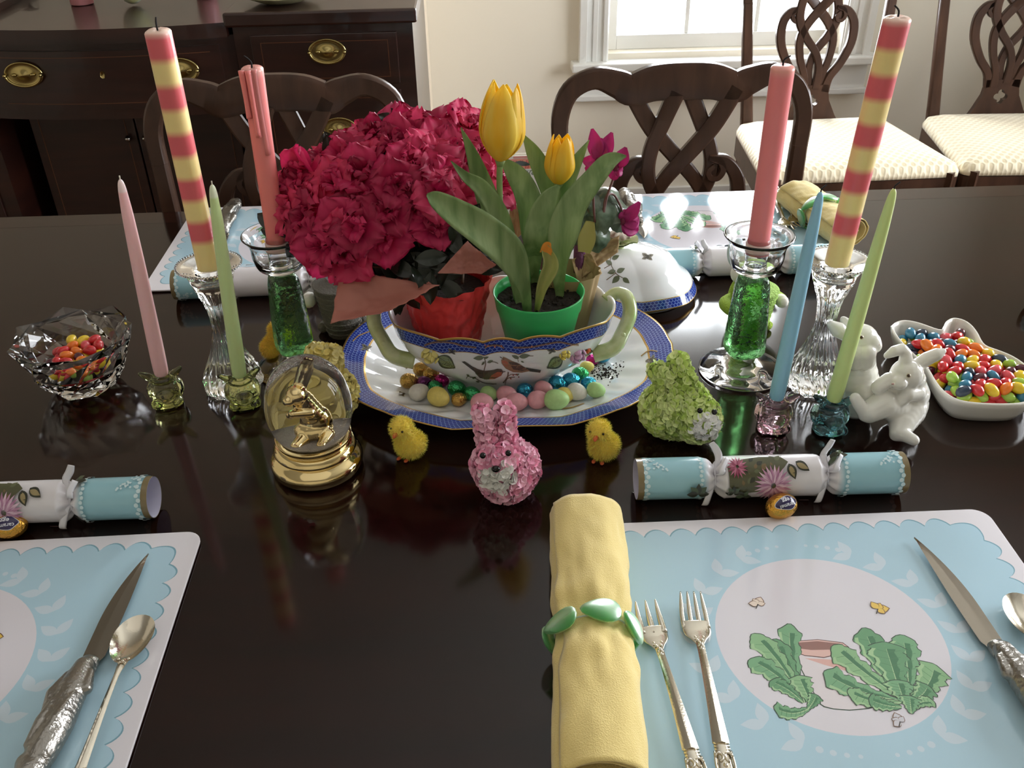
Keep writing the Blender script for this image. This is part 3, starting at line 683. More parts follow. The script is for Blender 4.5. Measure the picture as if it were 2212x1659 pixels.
# ------------------------------------------------------------------ cutlery
def flatpath(P, zs): return [Vector((p[0], p[1], z)) for p, z in zip(P, zs)]
def make_fork(label, base, tip, tines, L=.19, grp='silver forks beside the placemat napkins'):
    """local: +y towards the tines, origin at neck"""
    t = thing('fork', label, 'fork', group=grp); w_ = .0118 if tines == 4 else .0115; tl = .034 if tines == 4 else .030
    b = MB(); 
    b.add(tube([(0, 0, .006), (0, .006, .005), (0, .012, .0038), (0, .018, .0032), (0, .024, .0035), (0, .027, .004)], [.0028, .006, w_ * .88, w_, w_ * 1.0, w_ * .98], 14, 24, flat=(1, .13), up=(0, 0, 1)))
    for i in range(tines):
        u = (i / (tines - 1) * 2 - 1); x0 = u * (w_ - (.0019 if tines == 4 else .0026)); x1 = x0 * (.86 if tines == 4 else .95)
        b.add(tube([(x0, .020, .0033), (x0, .034, .0042), ((x0 + x1) / 2, .045, .0062), (x1, .022 + tl, .0088)], [.0021 if tines == 4 else .0031, .0020 if tines == 4 else .0027, .0017, .0006], 8, 10, flat=(1, .5), up=(0, 0, 1)))
    b.build('head', M_silver, t)
    b = MB()
    b.add(tube([(0, .002, .0062), (0, -.010, .0072), (0, -.03, .0085), (0, -.06, .0092), (0, -.085, .0086), (0, -.093, .0082)], [.0034, .0032, .0037, .0047, .0058, .0062], 8, 24, flat=(1, .5), up=(0, 0, 1), power=1.2))
    b.build('handle', M_silver, t, angle=.5)
    b = MB()
    for dx, dy, r in ((0, .000, .0022), (-.002, .004, .0014), (.002, .004, .0014), (0, -.005, .002), (-.0015, -.002, .0012), (.0015, -.002, .0012), (-.0032, .0075, .001), (.0032, .0075, .001)): b.add(ell((dx, dy, .0072), (r, r, r * .7)))
    b.build('neck_ornament', M_silver, t)
    b = MB()
    for y in (-.093, -.0955, -.098): b.add(tube([(-.0056, y, .0084), (.0056, y, .0084)], .0012, 8))
    b.add(tube([(0, -.092, .0078), (0, -.11, .0074), (0, -.13, .007), (0, -.14, .007)], [.005, .0062, .0072, .004], 12, 12, flat=(1, .4), up=(0, 0, 1)))
    for s_ in (-1, 1):
        b.add(tube([(s_ * (.0034 + .0026 * math.cos(a)) , -.105 + .0034 * math.sin(a), .0098) for a in [i * .6 for i in range(9)]], .0011, 7))
        b.add(tube([(s_ * (.0030 + .0022 * math.cos(a)), -.118 + .003 * math.sin(a), .0095) for a in [i * .6 + 2 for i in range(9)]], .0010, 7))
        b.add(tube([(s_ * .0058, -.10, .009), (s_ * .0066, -.112, .009), (s_ * .005, -.125, .009)], .001, 7, 8))
    for y in (-.104, -.1115, -.119, -.126): b.add(ell((0, y, .0095), (.0018, .0022, .0016)))
    b.build('handle_ornament', M_silver, t)
    d = Vector(tip) - Vector(base); t.location = (base[0], base[1], MZ); t.rotation_euler = (0, 0, math.atan2(d.y, d.x) - PI / 2); return t
def tp(px, py, z=MZ): q = T(px, py, z); return (q.x, q.y)
make_fork('silver salad fork with three wide tines, next to the yellow napkin', tp(1425, 1405, MZ + .006), tp(1390, 1285, MZ + .008), 3)
make_fork('silver dinner fork with four tines, between the three-tined fork and the printed circle', tp(1513, 1393, MZ + .006), tp(1487, 1258, MZ + .008), 4)
def make_spoon(label, neck, tip, grp='silver spoons'):
    t = thing('spoon', label, 'spoon', group=grp); Lb = .054; wb_ = .0165
    def fn(u, v_, off=0):
        a = u * 2 * PI; r = v_; yy = Lb / 2 + r * Lb / 2 * math.sin(a); k = 1 + .12 * math.sin(a) * r
        xx = wb_ * r * math.cos(a) * k * (1 - .0 * r); z = .0012 + .0075 * (r ** 2.2) + .0015 * math.sin(a) * -r
        return (xx, yy, z + .0012 + off)
    b = MB(); b.add(surf(lambda u, v_: fn(u, max(v_, .001)), 32, 8, True)); b.add(surf(lambda u, v_: fn(u, max(1 - v_, .001), -.0012 * (1 if v_ > 0 else 0)), 32, 8, True))
    b.build('bowl', M_silver, t)
    b = MB(); b.add(tube([(0, .006, .0075), (0, -.002, .0095), (0, -.012, .0105), (0, -.04, .0105), (0, -.08, .009), (0, -.095, .0086), (0, -.11, .0082), (0, -.125, .008)], [.004, .0032, .0022, .0026, .0038, .0046, .0062, .0045], 8, 30, flat=(1, .55), up=(0, 0, 1), power=1.3))
    b.build('handle', M_silver, t, angle=.5)
    b = MB()
    for dx, dy in ((-.002, .002), (.002, .002), (0, -.002), (0, .004), (-.004, .006), (.004, .006)): b.add(ell((dx, dy, .0098), (.0014, .0016, .001)))
    for y in (-.093, -.096): b.add(tube([(-.005, y, .0095), (.005, y, .0095)], .001, 8))
    b.build('neck_ornament', M_silver, t)
    d = Vector(tip) - Vector(neck); t.location = (neck[0], neck[1], MZ); t.rotation_euler = (0, 0, math.atan2(d.y, d.x) - PI / 2); return t
make_spoon('silver spoon lying bowl up on the near left placemat, right of the knife', tp(262, 1437, MZ + .009), tp(308, 1322, MZ + .009))
make_spoon('silver spoon cut off by the right edge, right of the steak knife', tp(2238, 1385, MZ + .009), tp(2193, 1270, MZ + .009))
def make_knife(label, tipp, bol, flip=1, grp='steak knives with cast rabbit handles'):
    """local: origin at bolster, blade to +y, handle to -y"""
    d = Vector(tipp) - Vector(bol); L_ = d.length; t = thing('steak_knife', label, 'knife', group=grp)
    k = flip; P1 = []; P2 = []
    n = 26
    for i in range(n + 1):
        y = L_ * i / n; s_ = i / n
        back = -.0085 + .0165 * max(0, (s_ - .35) / .65) ** 1.9; edge = .0088 + .0015 * math.sin(PI * s_) - .0010 * s_
        if s_ < .04: edge = .0065
        P1.append((back * k, y)); P2.append((max(edge, back + .0002) * k if k > 0 else min(-edge, -(back + .0002)), y))
    z0 = .0038
    v = []; 
    for (a, b_) in zip(P1, P2):
        mx_ = (a[0] * .55 + b_[0] * .45)
        v += [(a[0], a[1], z0 + .0011), (mx_, a[1], z0 + .0012), (b_[0], b_[1], z0 + .0003), (mx_, a[1], z0 - .0008), (a[0], a[1], z0 - .0008)]
    f = [(i * 5 + j, i * 5 + (j + 1) % 5, i * 5 + 5 + (j + 1) % 5, i * 5 + 5 + j) for i in range(n) for j in range(5)]
    f.append((0, 1, 2, 3, 4)); part('blade', (v, f), M_steel, t, smooth=False)
    part('bolster', tube([(0, .004, .0065), (0, 0, .0075), (0, -.008, .0085)], [.0075, .0085, .0088], 16, 8, flat=(1, .72), up=(0, 0, 1)), M_pewter, t)
    pr = chain([(0, -.006, .010), (0, -.03, .012), (0, -.06, .0125), (k * -.002, -.085, .012), (k * -.004, -.10, .011)], [.0085, .0115, .0125, .0115, .0095])
    pr += chain([(k * -.008, -.016, .014), (k * -.0115, -.036, .016), (k * -.010, -.052, .016)], [.003, .0052, .004])   # hind foot
    pr += chain([(k * .006, -.040, .02), (k * .003, -.062, .0225), (k * -.002, -.082, .021)], [.0026, .0042, .003])    # ear
    pr += chain([(k * -.005, -.045, .0215), (k * -.008, -.064, .0215), (k * -.011, -.082, .018)], [.0026, .004, .003])
    pr += chain([(k * .009, -.014, .014), (k * .011, -.03, .014)], [.003, .005])
    pr += [(Vector((k * -.004, -.099, .012)), (.011, .0135, .0105)), (Vector((k * -.006, -.112, .011)), (.007, .008, .007)), (Vector((k * -.010, -.094, .013)), (.006, .008, .007))]
    me = blob('rabbit_handle', pr, .0009, 3, M_pewter); add_mesh('rabbit_handle', me, t, label='rabbit-shaped pewter handle')
    t.location = (bol[0], bol[1], MZ); t.rotation_euler = (0, 0, math.atan2(d.y, d.x) - PI / 2); return t
make_knife('steak knife with rabbit handle on the near left placemat', tp(302, 1197, MZ + .004), tp(190, 1432, MZ + .008), 1)
make_knife('steak knife with rabbit handle on the near right placemat, tip towards the cracker', tp(1993, 1160, MZ + .004), tp(2158, 1398, MZ + .008), -1)
k3 = make_knife('steak knife on the far left placemat, rabbit handle pointing away', tp(455, 590), tp(485, 510), 1)

# ------------------------------------------------------------------ napkins
M_linen = mat('yellow_linen', sr(226, 202, 128), .85, bump=.35, bscale=900, sheen=.4)
M_seaglass = mat('green_sea_glass', sr(104, 190, 116), .38, trans=.55, ior=1.4, sss=.2)
def make_napkin(label, A, B, r=.031, ringpos=.5, seed=0, sq=.72, grp='yellow rolled napkins'):
    A = Vector(A); B = Vector(B); d = B - A; L_ = d.length; t = thing('napkin', label, 'napkin', (A.x, A.y, TZ + .004), math.atan2(d.y, d.x) - PI / 2, grp)
    rr = random.Random(seed); turns = 2.35
    def fn(u, v_):
        a = (u * turns) * 2 * PI + .35; layer = u * turns
        base = (r * (.42 + .58 * min(1, (layer / 1.35) ** .9)) + .0012 * max(0, layer - 1.3) + .0022 * max(0, layer - 2.2) / .15) * (1 + .03 * math.sin(2 * a))
        y = v_ * L_
        pinch = 1 - .15 * math.exp(-((v_ - ringpos) / .07) ** 2); fl = 1 + .07 * abs(v_ - ringpos)
        nz = noise.noise(Vector((math.cos(a) * 1.6 + seed, math.sin(a) * 1.6, v_ * 5))) * .0042 + noise.noise(Vector((math.cos(a) * 4, math.sin(a) * 4 + seed, v_ * 14))) * .0036 * (.4 + math.exp(-((v_ - ringpos) / .16) ** 2))
        q = (base + nz * layer / turns) * pinch * fl; sk = .005 * math.sin(v_ * 2.2 + u * 3)
        return (q * math.cos(a), y + sk * layer / turns, r * sq * 1.04 + q * math.sin(a) * sq)
    o = part('cloth', surf(fn, 130, 60), M_linen, t)
    s_ = o.modifiers.new('thick', 'SOLIDIFY'); s_.thickness = .0011; s_.offset = 0
    ring = thing('napkin_ring', 'x', 'napkin ring', group='sea glass napkin rings')
    n = 6; zc = r * sq * 1.04
    for k in range(n):
        a = 2 * PI * k / n + .35 + seed; rx, rz_ = r * .93, r * sq * .93
        c = Vector((rx * math.cos(a), 0, rz_ * math.sin(a))); tg = Vector((-rx * math.sin(a), 0, rz_ * math.cos(a))).normalized(); nm = Vector((math.cos(a), 0, math.sin(a)))
        q = Matrix((tg, Vector((0, 1, 0)), nm)).transposed(); w_ = rr.uniform(.8, 1.15)
        v, f = ell((0, 0, 0), (.0168, .0108 * w_, .0045), None, 18, 10)
        v = [q @ Vector((p[0], p[1] * (1 - .35 * p[0] / .015) + .002 * math.sin(k * 2), p[2] + .0018)) + c + nm * .003 for p in v]
        part('bead', (v, f), M_seaglass, ring)
    part('elastic', tube([(r * .96 * math.cos(a), 0, r * sq * .96 * math.sin(a)) for a in [i * PI / 12 for i in range(25)]], .0007, 6), mat('clear_cord', sr(200, 210, 200), .3), ring)
    mt = Matrix.Translation(t.location) @ Matrix.Rotation(t.rotation_euler.z, 4, 'Z'); q = mt @ Vector((0, L_ * ringpos, zc)); ring.location = q; ring.rotation_euler = (0, 0, t.rotation_euler.z + .04)
    return t, ring
t, rg = make_napkin('rolled yellow linen napkin left of the forks, reaching the bottom edge', (.066, .372), (.083, .652), .0316, .475)
rg['label'] = 'green sea glass bead ring around the near yellow napkin'
t, rg = make_napkin('rolled yellow napkin on the far right placemat, its spiral end facing front', tp(1835, 515, TZ + .02), tp(1712, 425, TZ + .02), .03, .5, 3)
rg['label'] = 'green sea glass bead ring around the far right napkin'
# forks beside the far napkin
f3 = make_fork('silver fork at the far right placemat, next to the napkin', tp(1710, 470), tp(1760, 540), 4); f4 = make_fork('silver fork at the far right placemat, between glare and napkin fork', tp(1690, 478), tp(1730, 560), 3)
k4 = make_knife('dark steel knife lying on the far right placemat beside the dish lid', tp(1402, 520), tp(1378, 485), 1)

# ------------------------------------------------------------------ crackers
def make_cracker(label, c, rz, roll_=0):
    """paper cracker, local axis x"""
    t = thing('christmas_cracker', label, 'cracker', group='floral paper crackers'); R_ = .0205
    blue, gold, white = sr(150, 196, 208), sr(128, 112, 78), sr(226, 222, 226)
    X = [-.131, -.1305, -.125, -.1248, -.1, -.075, -.062, -.058, -.055, -.052, -.048, -.044, -.03, 0, .03, .044, .048, .052, .055, .058, .062, .075, .1, .1248, .125, .1305, .131]
    def rad(x):
        a = abs(x); k = abs(a - .055)
        if k < .0095: return .0085 + (R_ - .0085) * (k / .0095) ** .7
        return R_
    xs = []; 
    for i in range(len(X) - 1):
        n = 3 if (X[i + 1] - X[i]) < .006 and abs(abs(X[i]) - .055) < .012 else 2
        xs += [X[i] + (X[i + 1] - X[i]) * j / n for j in range(n)]
    xs.append(X[-1]); na = 48
    def col(x):
        a = abs(x)
        if a > .1249: return gold
        if a > .068: return blue
        return white
    def P_(x, a):
        pin = math.exp(-((abs(x) - .055) / .006) ** 2); cr_ = 1 + .22 * pin * math.sin(a * 9 + x * 40) + .04 * math.exp(-((abs(x) - .055) / .012) ** 2) * math.sin(a * 5)
        r_ = rad(x) * cr_; return (x, r_ * math.cos(a), R_ + .001 + r_ * math.sin(a))
    b = MB(); v = []; c_ = []
    for x in xs:
        for j in range(na): v.append(P_(x, 2 * PI * j / na)); c_.append(col(x))
    f = [(i * na + j, i * na + (j + 1) % na, (i + 1) * na + (j + 1) % na, (i + 1) * na + j) for i in range(len(xs) - 1) for j in range(na)]
    b.add((v, f), 0, c_)
    # inside of the open ends
    for s_ in (-1, 1):
        b.add(surf(lambda u, q: (s_ * (.131 - .05 * q), (R_ - .0006) * math.cos(u * 2 * PI), R_ + .001 + (R_ - .0006) * math.sin(u * 2 * PI)), 32, 3, True), 0, sr(214, 212, 232))
        b.add(surf(lambda u, q: (s_ * .081, (R_ - .0006) * q * math.cos(u * 2 * PI), R_ + .001 + (R_ - .0006) * q * math.sin(u * 2 * PI)), 32, 1, True), 0, sr(200, 198, 220))
    b.build('paper_tube', M_vcpaper, t, vc=True)
    pr = Print(lambda x, a, k: (lambda p: (p[0], p[1] + (p[1]) / R_ * .00001 * (k + 12), p[2] + (p[2] - R_ - .001) / R_ * .00001 * (k + 12)))(P_(x, a / R_ + roll_)), .004)
    def Q(x, y): return (x, y)     # y = arc length, 0 faces -y... top at pi/2*R
    F0 = -PI * .75 * R_           # print coordinate of the side facing the camera is near angle 225deg..., see below
    off = (PI - .55) * R_         # angle measured from +y; camera side is around 150-200 deg
    def at(x, y): return (x, off - y)   # y up
    lace = sr(206, 226, 230)
    for s_ in (-1, 1):
        for k in range(30):
            a = k / 30 * 2 * PI * R_; xx = s_ * (.1235 - .002 * (k % 2)); pr.disc(at(xx, a), .0022, lace, 7)
            pr.disc(at(s_ * (.0695 + .001 * (k % 2)), a), .0018, lace, 7)
        for q0 in (.5, 2.7):
            for k in range(26):
                rr = random.Random(k + q0 * 10); u = rr.random(); h = rr.random() * (1 - u); pr.disc(at(s_ * (.122 - u * .020), (q0 * R_) + h * .022), .0011, lace, 6)
    olive, dk, brn = sr(84, 84, 58), sr(48, 50, 36), sr(118, 96, 62)
    pr.poly([at(-.045, .012), at(-.03, .019), at(-.012, .022), at(.008, .021), at(.014, .015), at(.006, .006), at(-.004, -.004), at(-.016, -.012), at(-.034, -.014), at(-.044, -.006)], olive)
    for k in range(26): rr = random.Random(k); p = at(-.041 + rr.random() * .046, -.008 + rr.random() * .026); pr.poly(leafpoly(p, (p[0] + rr.uniform(-.007, .007), p[1] + rr.uniform(-.007, .007)), .3, 5), [brn, dk, olive, sr(100, 104, 74)][k % 4])
    for x0, y0, x1, y1 in ((.014, .013, .019, -.001), (.021, .015, .033, .006)):
        pr.poly(leafpoly(at(x0, y0), at(x1, y1), .3, 8), dk); pr.poly(leafpoly(at(x0 + .0006, y0 - .002), at(x1 - .0008, y1 + .0018), .22, 8), sr(152, 136, 96))
    def mum(cx, cy, R, cols, n=26):
        for ring_, k in ((1, n), (.78, n), (.56, n - 6), (.36, 12)):
            for i in range(k):
                a = 2 * PI * (i + ring_ * 3) / k; e = (cx + R * ring_ * math.cos(a), cy + R * ring_ * math.sin(a)); s = (cx + R * .12 * math.cos(a), cy + R * .12 * math.sin(a))
                pr.poly(leafpoly(s, e, .085, 5), cols[(i + int(ring_ * 10)) % len(cols)])
    mum(*at(-.002, -.006), .0185, [sr(196, 146, 176), sr(214, 172, 198), sr(176, 120, 156), sr(226, 194, 212)])
    mum(*at(-.036, .011), .0105, [sr(170, 84, 112), sr(196, 120, 146), sr(150, 66, 96)], 16)
    for (x0, y0, l_, n) in ((-.062 - .012, -.012, .011, 5), (-.040, -.012, .008, 5), (.063, .02, .010, 4), (-.030, -.016, .008, 4)):
        for i in range(n): a = PI * (i / (n - 1)); p = at(x0, y0); pr.poly(leafpoly(p, (p[0] + l_ * math.cos(a), p[1] - l_ * .9 * math.sin(a)), .3, 6), [dk, sr(74, 88, 62)][i % 2])
    for k in range(9): rr = random.Random(k + 50); p = at(.036 + rr.random() * .01 - .01, -.03 - rr.random() * .02); pr.disc(p, .003, sr(200, 150, 150), 9)
    pr.b.build('floral_print', M_vcpaper, t, smooth=False, vc=True, kind='stuff')
    # twisted ribbons
    for s_ in (-1, 1):
        x = s_ * .055; b = MB(); b.add(tube([(x, .0095 * math.cos(a), R_ + .001 + .0095 * math.sin(a)) for a in [i * PI / 10 for i in range(21)]], .0016, 6, flat=(2, .6)))
        for q in (1, -1):
            P = [(x, -.006, R_ + .008), (x + q * .004, -.014, R_ + .008 + q * .008), (x + q * .007 - .002, -.016 + .004 * q, R_ + .004 + q * .018), (x + q * .010, -.018 + .012 * (q > 0), R_ + .002 + q * .0215 + .006 * (q > 0))]
            b.add(tube(P, [.0024, .0032, .0034, .003], 6, 12, flat=(1, .08), up=(0, 1, .3)))
        b.add(tube([(x, -.004, R_ + .008), (x - .004 * s_, .003, R_ + .022), (x + .001, .006, R_ + .031), (x + .004 * s_, .007, R_ + .038)], [.0024, .0036, .0038, .003], 6, 12, flat=(1, .08), up=(0, 1, .3)))
        b.build('ribbon', mat('white_satin', sr(232, 230, 236), .35, sheen=.4), t)
    t.location = (c[0], c[1], TZ + .0002); t.rotation_euler = (0, 0, rz); return t
ck = make_cracker('blue and white floral paper cracker lying above the near right placemat', (.270, .701), -.02)
def cracker_copy(x, y, rz, lab):
    o = dup(ck); o.location = (x, y, TZ + .0002); o.rotation_euler = (0, 0, rz); o['label'] = lab; return o
cracker_copy(-.461, .705, .0, 'blue and white floral paper cracker at the left edge, above the near left placemat')
cracker_copy(-.30, 1.165, PI + .02, 'floral paper cracker with dark ends lying between the left candlesticks, at the far left placemat')
cracker_copy(.360, 1.178, PI - .01, 'floral paper cracker at the far right, behind the right green glass candlestick')
cracker_copy(.79, .955, math.radians(-62), 'pale blue cracker end poking in at the right edge, beyond the jelly bean dish')

# ------------------------------------------------------------------ foil caramel eggs
M_foil = mat('gold_foil', sr(212, 160, 70), .22, .9, bump=.9, bscale=260)
def make_caramel(label, c, rz, tilt):
    t = thing('chocolate_egg', label, 'egg', group='gold foil caramel eggs'); r = (.0165, .0122, .0122)
    part('foil', ell((0, 0, 0), r, None, 32, 20), M_foil, t)
    def on(x, y, k):
        q = 1 - (x / r[0]) ** 2 - (y / r[1]) ** 2
        return None if q < .02 else (x * (1 + .0004 * k), y * (1 + .0004 * k), r[2] * math.sqrt(q) + .00006 * k + .0001)
    pr = Print(on, .0012)
    pr.poly([(.0112 * math.cos(a) * (1 + .08 * math.cos(4 * a)), .0068 * math.sin(a) * (1 + .10 * math.cos(3 * a))) for a in [i * PI / 16 for i in range(32)]], sr(206, 206, 214)); pr.poly([(.0106 * math.cos(a) * (1 + .08 * math.cos(4 * a)), .0063 * math.sin(a) * (1 + .10 * math.cos(3 * a))) for a in [i * PI / 16 for i in range(32)]], sr(44, 36, 78))
    for s_, y in (('caramel', .0024), ('egg', -.0026)):
        v, f = text_mesh(s_, .0062 if s_ == 'egg' else .0052); q = [on(p[0], p[1] + y, 5) for p in v]
        if all(q): pr.b.add((q, f), 0, sr(228, 228, 236))
    pr.b.build('egg_label', M_vc, t, smooth=False, vc=True)
    t.location = (c[0], c[1], TZ + r[2]); t.rotation_euler = (tilt[0], tilt[1], rz); return t
make_caramel('gold foil caramel egg resting against the near right cracker', tp(1687, 1097, TZ + .01), math.radians(200), (math.radians(-35), 0))
make_caramel('gold foil caramel egg at the left edge below the left cracker', tp(22, 1140, TZ + .01), math.radians(190), (math.radians(-35), 0))

# ------------------------------------------------------------------ candles
def base_xy(px, py): q = T(px, py); return q.x, q.y
def vcol(z, stops, blur=.0035):
    """soft colour bands along z"""
    for i, (z1, c) in enumerate(stops):
        if z < z1 or i == len(stops) - 1:
            if i > 0 and z - stops[i - 1][0] < blur: t = .5 + (z - stops[i - 1][0]) / blur / 2; a = stops[i - 1][1]; return tuple(a[k] * (1 - t) + c[k] * t for k in range(3)) + (1,)
            if i < len(stops) - 1 and z1 - z < blur: t = .5 - (z1 - z) / blur / 2 ; b = stops[i + 1][1]; return tuple(c[k] * (1 - t) + b[k] * t for k in range(3)) + (1,)
            return c
def wax_mat(name):
    m_ = mat(name, vc=True, rough=.32, sss=.35); return m_
M_wax = wax_mat('candle_wax')
def big_candle(label, x, y, z0, z1, r, stops, wick, grp, square=2.0, drip=0, lean=(0, 0)):
    t = thing('pillar_candle' if False else 'candle', label, 'candle', (x, y, z0), group=grp); h = z1 - z0
    rows = []; n = int(h / .0012)
    def prof(z):
        k = 1
        if h - z < .004: k = math.sqrt(max(.02, 1 - ((.004 - (h - z)) / .0045) ** 2))
        return r * k
    v = []; c = []; na = 36
    for i in range(n + 1):
        z = h * i / n; rr_ = prof(z)
        for j in range(na):
            a = 2 * PI * j / na; q = 1 / ((abs(math.cos(a)) ** square + abs(math.sin(a)) ** square) ** (1 / square)) if square != 2 else 1
            rad_ = rr_ * q * (.93 if square > 2 else 1) * (1 + drip * .5 * noise.noise(Vector((math.cos(a) * 2.5, math.sin(a) * 2.5, z * 12))))
            tw = .0
            v.append((rad_ * math.cos(a + tw) + lean[0] * z, rad_ * math.sin(a + tw) + lean[1] * z, z - (.0016 if i == n and j % 9 < 4 and drip else 0))); c.append(vcol(z, stops))
    f = [(i * na + j, i * na + (j + 1) % na, (i + 1) * na + (j + 1) % na, (i + 1) * na + j) for i in range(n) for j in range(na)]
    v.append((lean[0] * h, lean[1] * h, h - .0025)); c.append(stops[-1][1]); k = n * na; f += [(k + j, k + (j + 1) % na, len(v) - 1) for j in range(na)]; f.append(tuple(range(na))[::-1])
    b = MB(); b.add((v, f), 0, c)
    for dk in range(drip and 3 or 0):
        a = -1.9 + dk * .55; square > 3 or r > .0125 or b.add(tube([(r * .98 * math.cos(a), r * .98 * math.sin(a), h - .002), (r * 1.0 * math.cos(a), r * 1.0 * math.sin(a), h - .03), (r * 1.0 * math.cos(a), r * 1.0 * math.sin(a), h - .05 - .02 * dk)], [.0034, .0026, .0030], 8, 10), 0, vcol(h - .02, stops))
    b.build('wax', M_wax, t, vc=True)
    part('wick', tube([(lean[0] * h, lean[1] * h, h - .004), (lean[0] * h, lean[1] * h, h + .004), (lean[0] * h + wick[0], lean[1] * h, h + wick[1])], [.0009, .0009, .0007], 7, 8), M_wick, t)
    return t
pink, red, yel, wht = sr(228, 120, 126), sr(222, 104, 112), sr(244, 222, 154), sr(242, 214, 200)
def stripes(h):
    st = []; z = h - .005 - .0235 * 9; st.append((z, yel))
    for k in range(9): z += .0235; st.append((z, red if k % 2 == 0 else yel))
    st.append((h + .01, wht)); return st
HL = base_xy(508, 836); HR = base_xy(1757, 832); GL = base_xy(644, 792); GR = base_xy(1600, 800)
big_candle('square striped pink and cream candle in the left crystal candlestick', HL[0], HL[1], .917, 1.167, .0125, stripes(.25), (.001, .010), 'striped candles', 3.2, .03)
big_candle('striped pink and cream candle in the right crystal candlestick, tallest at right', HR[0], HR[1], .917, 1.169, .0128, stripes(.252), (-.005, .009), 'striped candles', 2.0, .03, (.05, 0))
solid = lambda c, h: [(h - .008, c), (h + .01, sr(236, 168, 160))]
big_candle('dripped plain pink candle in the left green glass candlestick, beside the azalea', GL[0], GL[1], .918, 1.12, .0118, solid(sr(232, 136, 134), .202), (-.006, .010), 'plain pink candles', 2.6, .08, (.022, 0))
big_candle('plain pink candle in the right green glass candlestick', GR[0], GR[1], .915, 1.118, .0118, solid(sr(238, 140, 144), .203), (.006, .008), 'plain pink candles', 2, .0)
def taper(label, x, y, z0, z1, c, lit, ln):
    t = thing('taper_candle', label, 'candle', (x, y, z0), 0, 'thin pastel taper candles', (0, ln, 0)); h = z1 - z0
    pr = [(.0058, 0), (.0078, .004), (.0082, .03), (.0078, .08), (.007, .14), (.0058, .19), (.0048, h - .022), (.0040, h - .010), (.0028, h - .003), (.0012, h)]
    pr = cr(pr, 50); b = MB(); b.add(lathe([(max(p[0], .0002), p[1]) for p in pr], 20), 0, lambda p: c if p.z < h - .012 or lit else tuple(c[k] * .5 + .45 for k in range(3)) + (1,)); b.build('wax', M_wax, t, vc=True)
    part('wick', tube([(0, 0, h - .003), (0, 0, h + .003), (.004 * lit, 0, h + (.007 if lit else .004))], .0007, 6), M_wick if lit else mat('new_wick', sr(220, 214, 200), .8), t)
    return t
TP = [base_xy(*q) for q in ((366, 872), (531, 875), (1666, 926), (1787, 930))]
taper('pale pink taper candle in the leftmost glass rabbit holder', *TP[0], .800, 1.031, sr(246, 200, 204), 0, .045)
taper('light green taper candle in front of the left striped candle', *TP[1], .800, 1.026, sr(206, 228, 166), 0, .057)
taper('sky blue taper candle in the pink glass rabbit holder', *TP[2], .800, 1.032, sr(152, 204, 232), 1, .04)
taper('light green taper candle at right, crossing the right striped candle', *TP[3], .800, 1.036, sr(212, 232, 156), 1, .065)

# ------------------------------------------------------------------ candle holders
def rabbit_holder(label, x, y, c, rz):
    t = thing('rabbit_candle_holder', label, 'candle holder', (x, y, TZ + .0003), rz, 'small glass rabbit taper holders')
    g = mat('glass_' + label.split()[0], c, 0.0, trans=1, ior=1.48)
    pr = [(Vector((0, 0, .020)), (.0185, .0175, .0165)), (Vector((0, 0, .006)), (.0165, .0165, .0062)), (Vector((0, -.012, .019)), (.010, .009, .009)), (Vector((0, -.019, .016)), (.0045, .004, .0035))]
    for s_ in (-1, 1):
        pr += chain([(s_ * .006, -.002, .032), (s_ * .014, -.003, .041), (s_ * .021, -.005, .0475)], [.005, .0046, .0028])
        pr += [(Vector((s_ * .011, -.010, .008)), (.007, .009, .0055)), (Vector((s_ * .0135, .002, .02)), (.007, .011, .012))]
    pr += chain([(.0105 * math.cos(a), .0105 * math.sin(a), .036) for a in [i * PI / 8 for i in range(17)]], [.0032] * 17)
    me = blob('body', pr, .001, 3, g); add_mesh('body', me, t)
    fl = lathe([(.0150, 0), (.0165, .001), (.0165, .004), (.0150, .005)], 28); part('foot', fl, g, t)
    return t
rabbit_holder('olive green glass rabbit holder under the pale pink taper', *TP[0], sr(222, 222, 160), .25)
rabbit_holder('yellow-green glass rabbit holder under the green taper at left', *TP[1], sr(216, 222, 150), .3)
rabbit_holder('pale pink glass rabbit holder under the blue taper', *TP[2], sr(248, 216, 226), -.1)
rabbit_holder('teal glass rabbit holder under the green taper at right', *TP[3], sr(176, 222, 228), -.1)
M_green = mat('green_crackle_glass', sr(140, 226, 140), .02, trans=1, ior=1.45, bump=1.0, bscale=130)
def green_holder(label, x, y, rz):
    t = thing('glass_candlestick', label, 'candlestick', (x, y, TZ + .0003), rz, 'green glass candlesticks')
    part('foot', lathe([(.046, 0), (.050, .001), (.050, .003), (.040, .0065), (.026, .012), (.018, .018), (.016, .0225), (.001, .0225)], 48), M_glass, t)
    def sq(a, r, z): q = (abs(math.cos(a)) ** 3.4 + abs(math.sin(a)) ** 3.4) ** (-1 / 3.4); return q * .92
    part('column', lathe(cr([(.012, .023), (.0215, .027), (.0235, .036), (.0225, .06), (.0205, .09), (.019, .112), (.0165, .123), (.012, .1265)], 36), 48, sq), M_green, t)
    part('cup', lathe(cr([(.010, .127), (.017, .131), (.026, .137), (.030, .150), (.0305, .160), (.033, .168), (.038, .1745), (.0385, .1755), (.0372, .1762), (.031, .170), (.028, .160), (.0272, .150), (.023, .1405), (.015, .137), (.0125, .1395), (.0125, .168), (.0105, .1685), (.0105, .140), (.0001, .1385)], 90), 48), M_glass, t)
    part('wax_collar', lathe([(.0118, .158), (.0132, .160), (.0136, .1655), (.0122, .167)], 24), mat('melted_wax', sr(228, 196, 190), .35, sss=.3), t)
    return t
green_holder('left green crackle glass candlestick with clear cup, in front of the azalea', *GL, .5)
green_holder('right green crackle glass candlestick with clear cup and wide clear foot', *GR, .2)
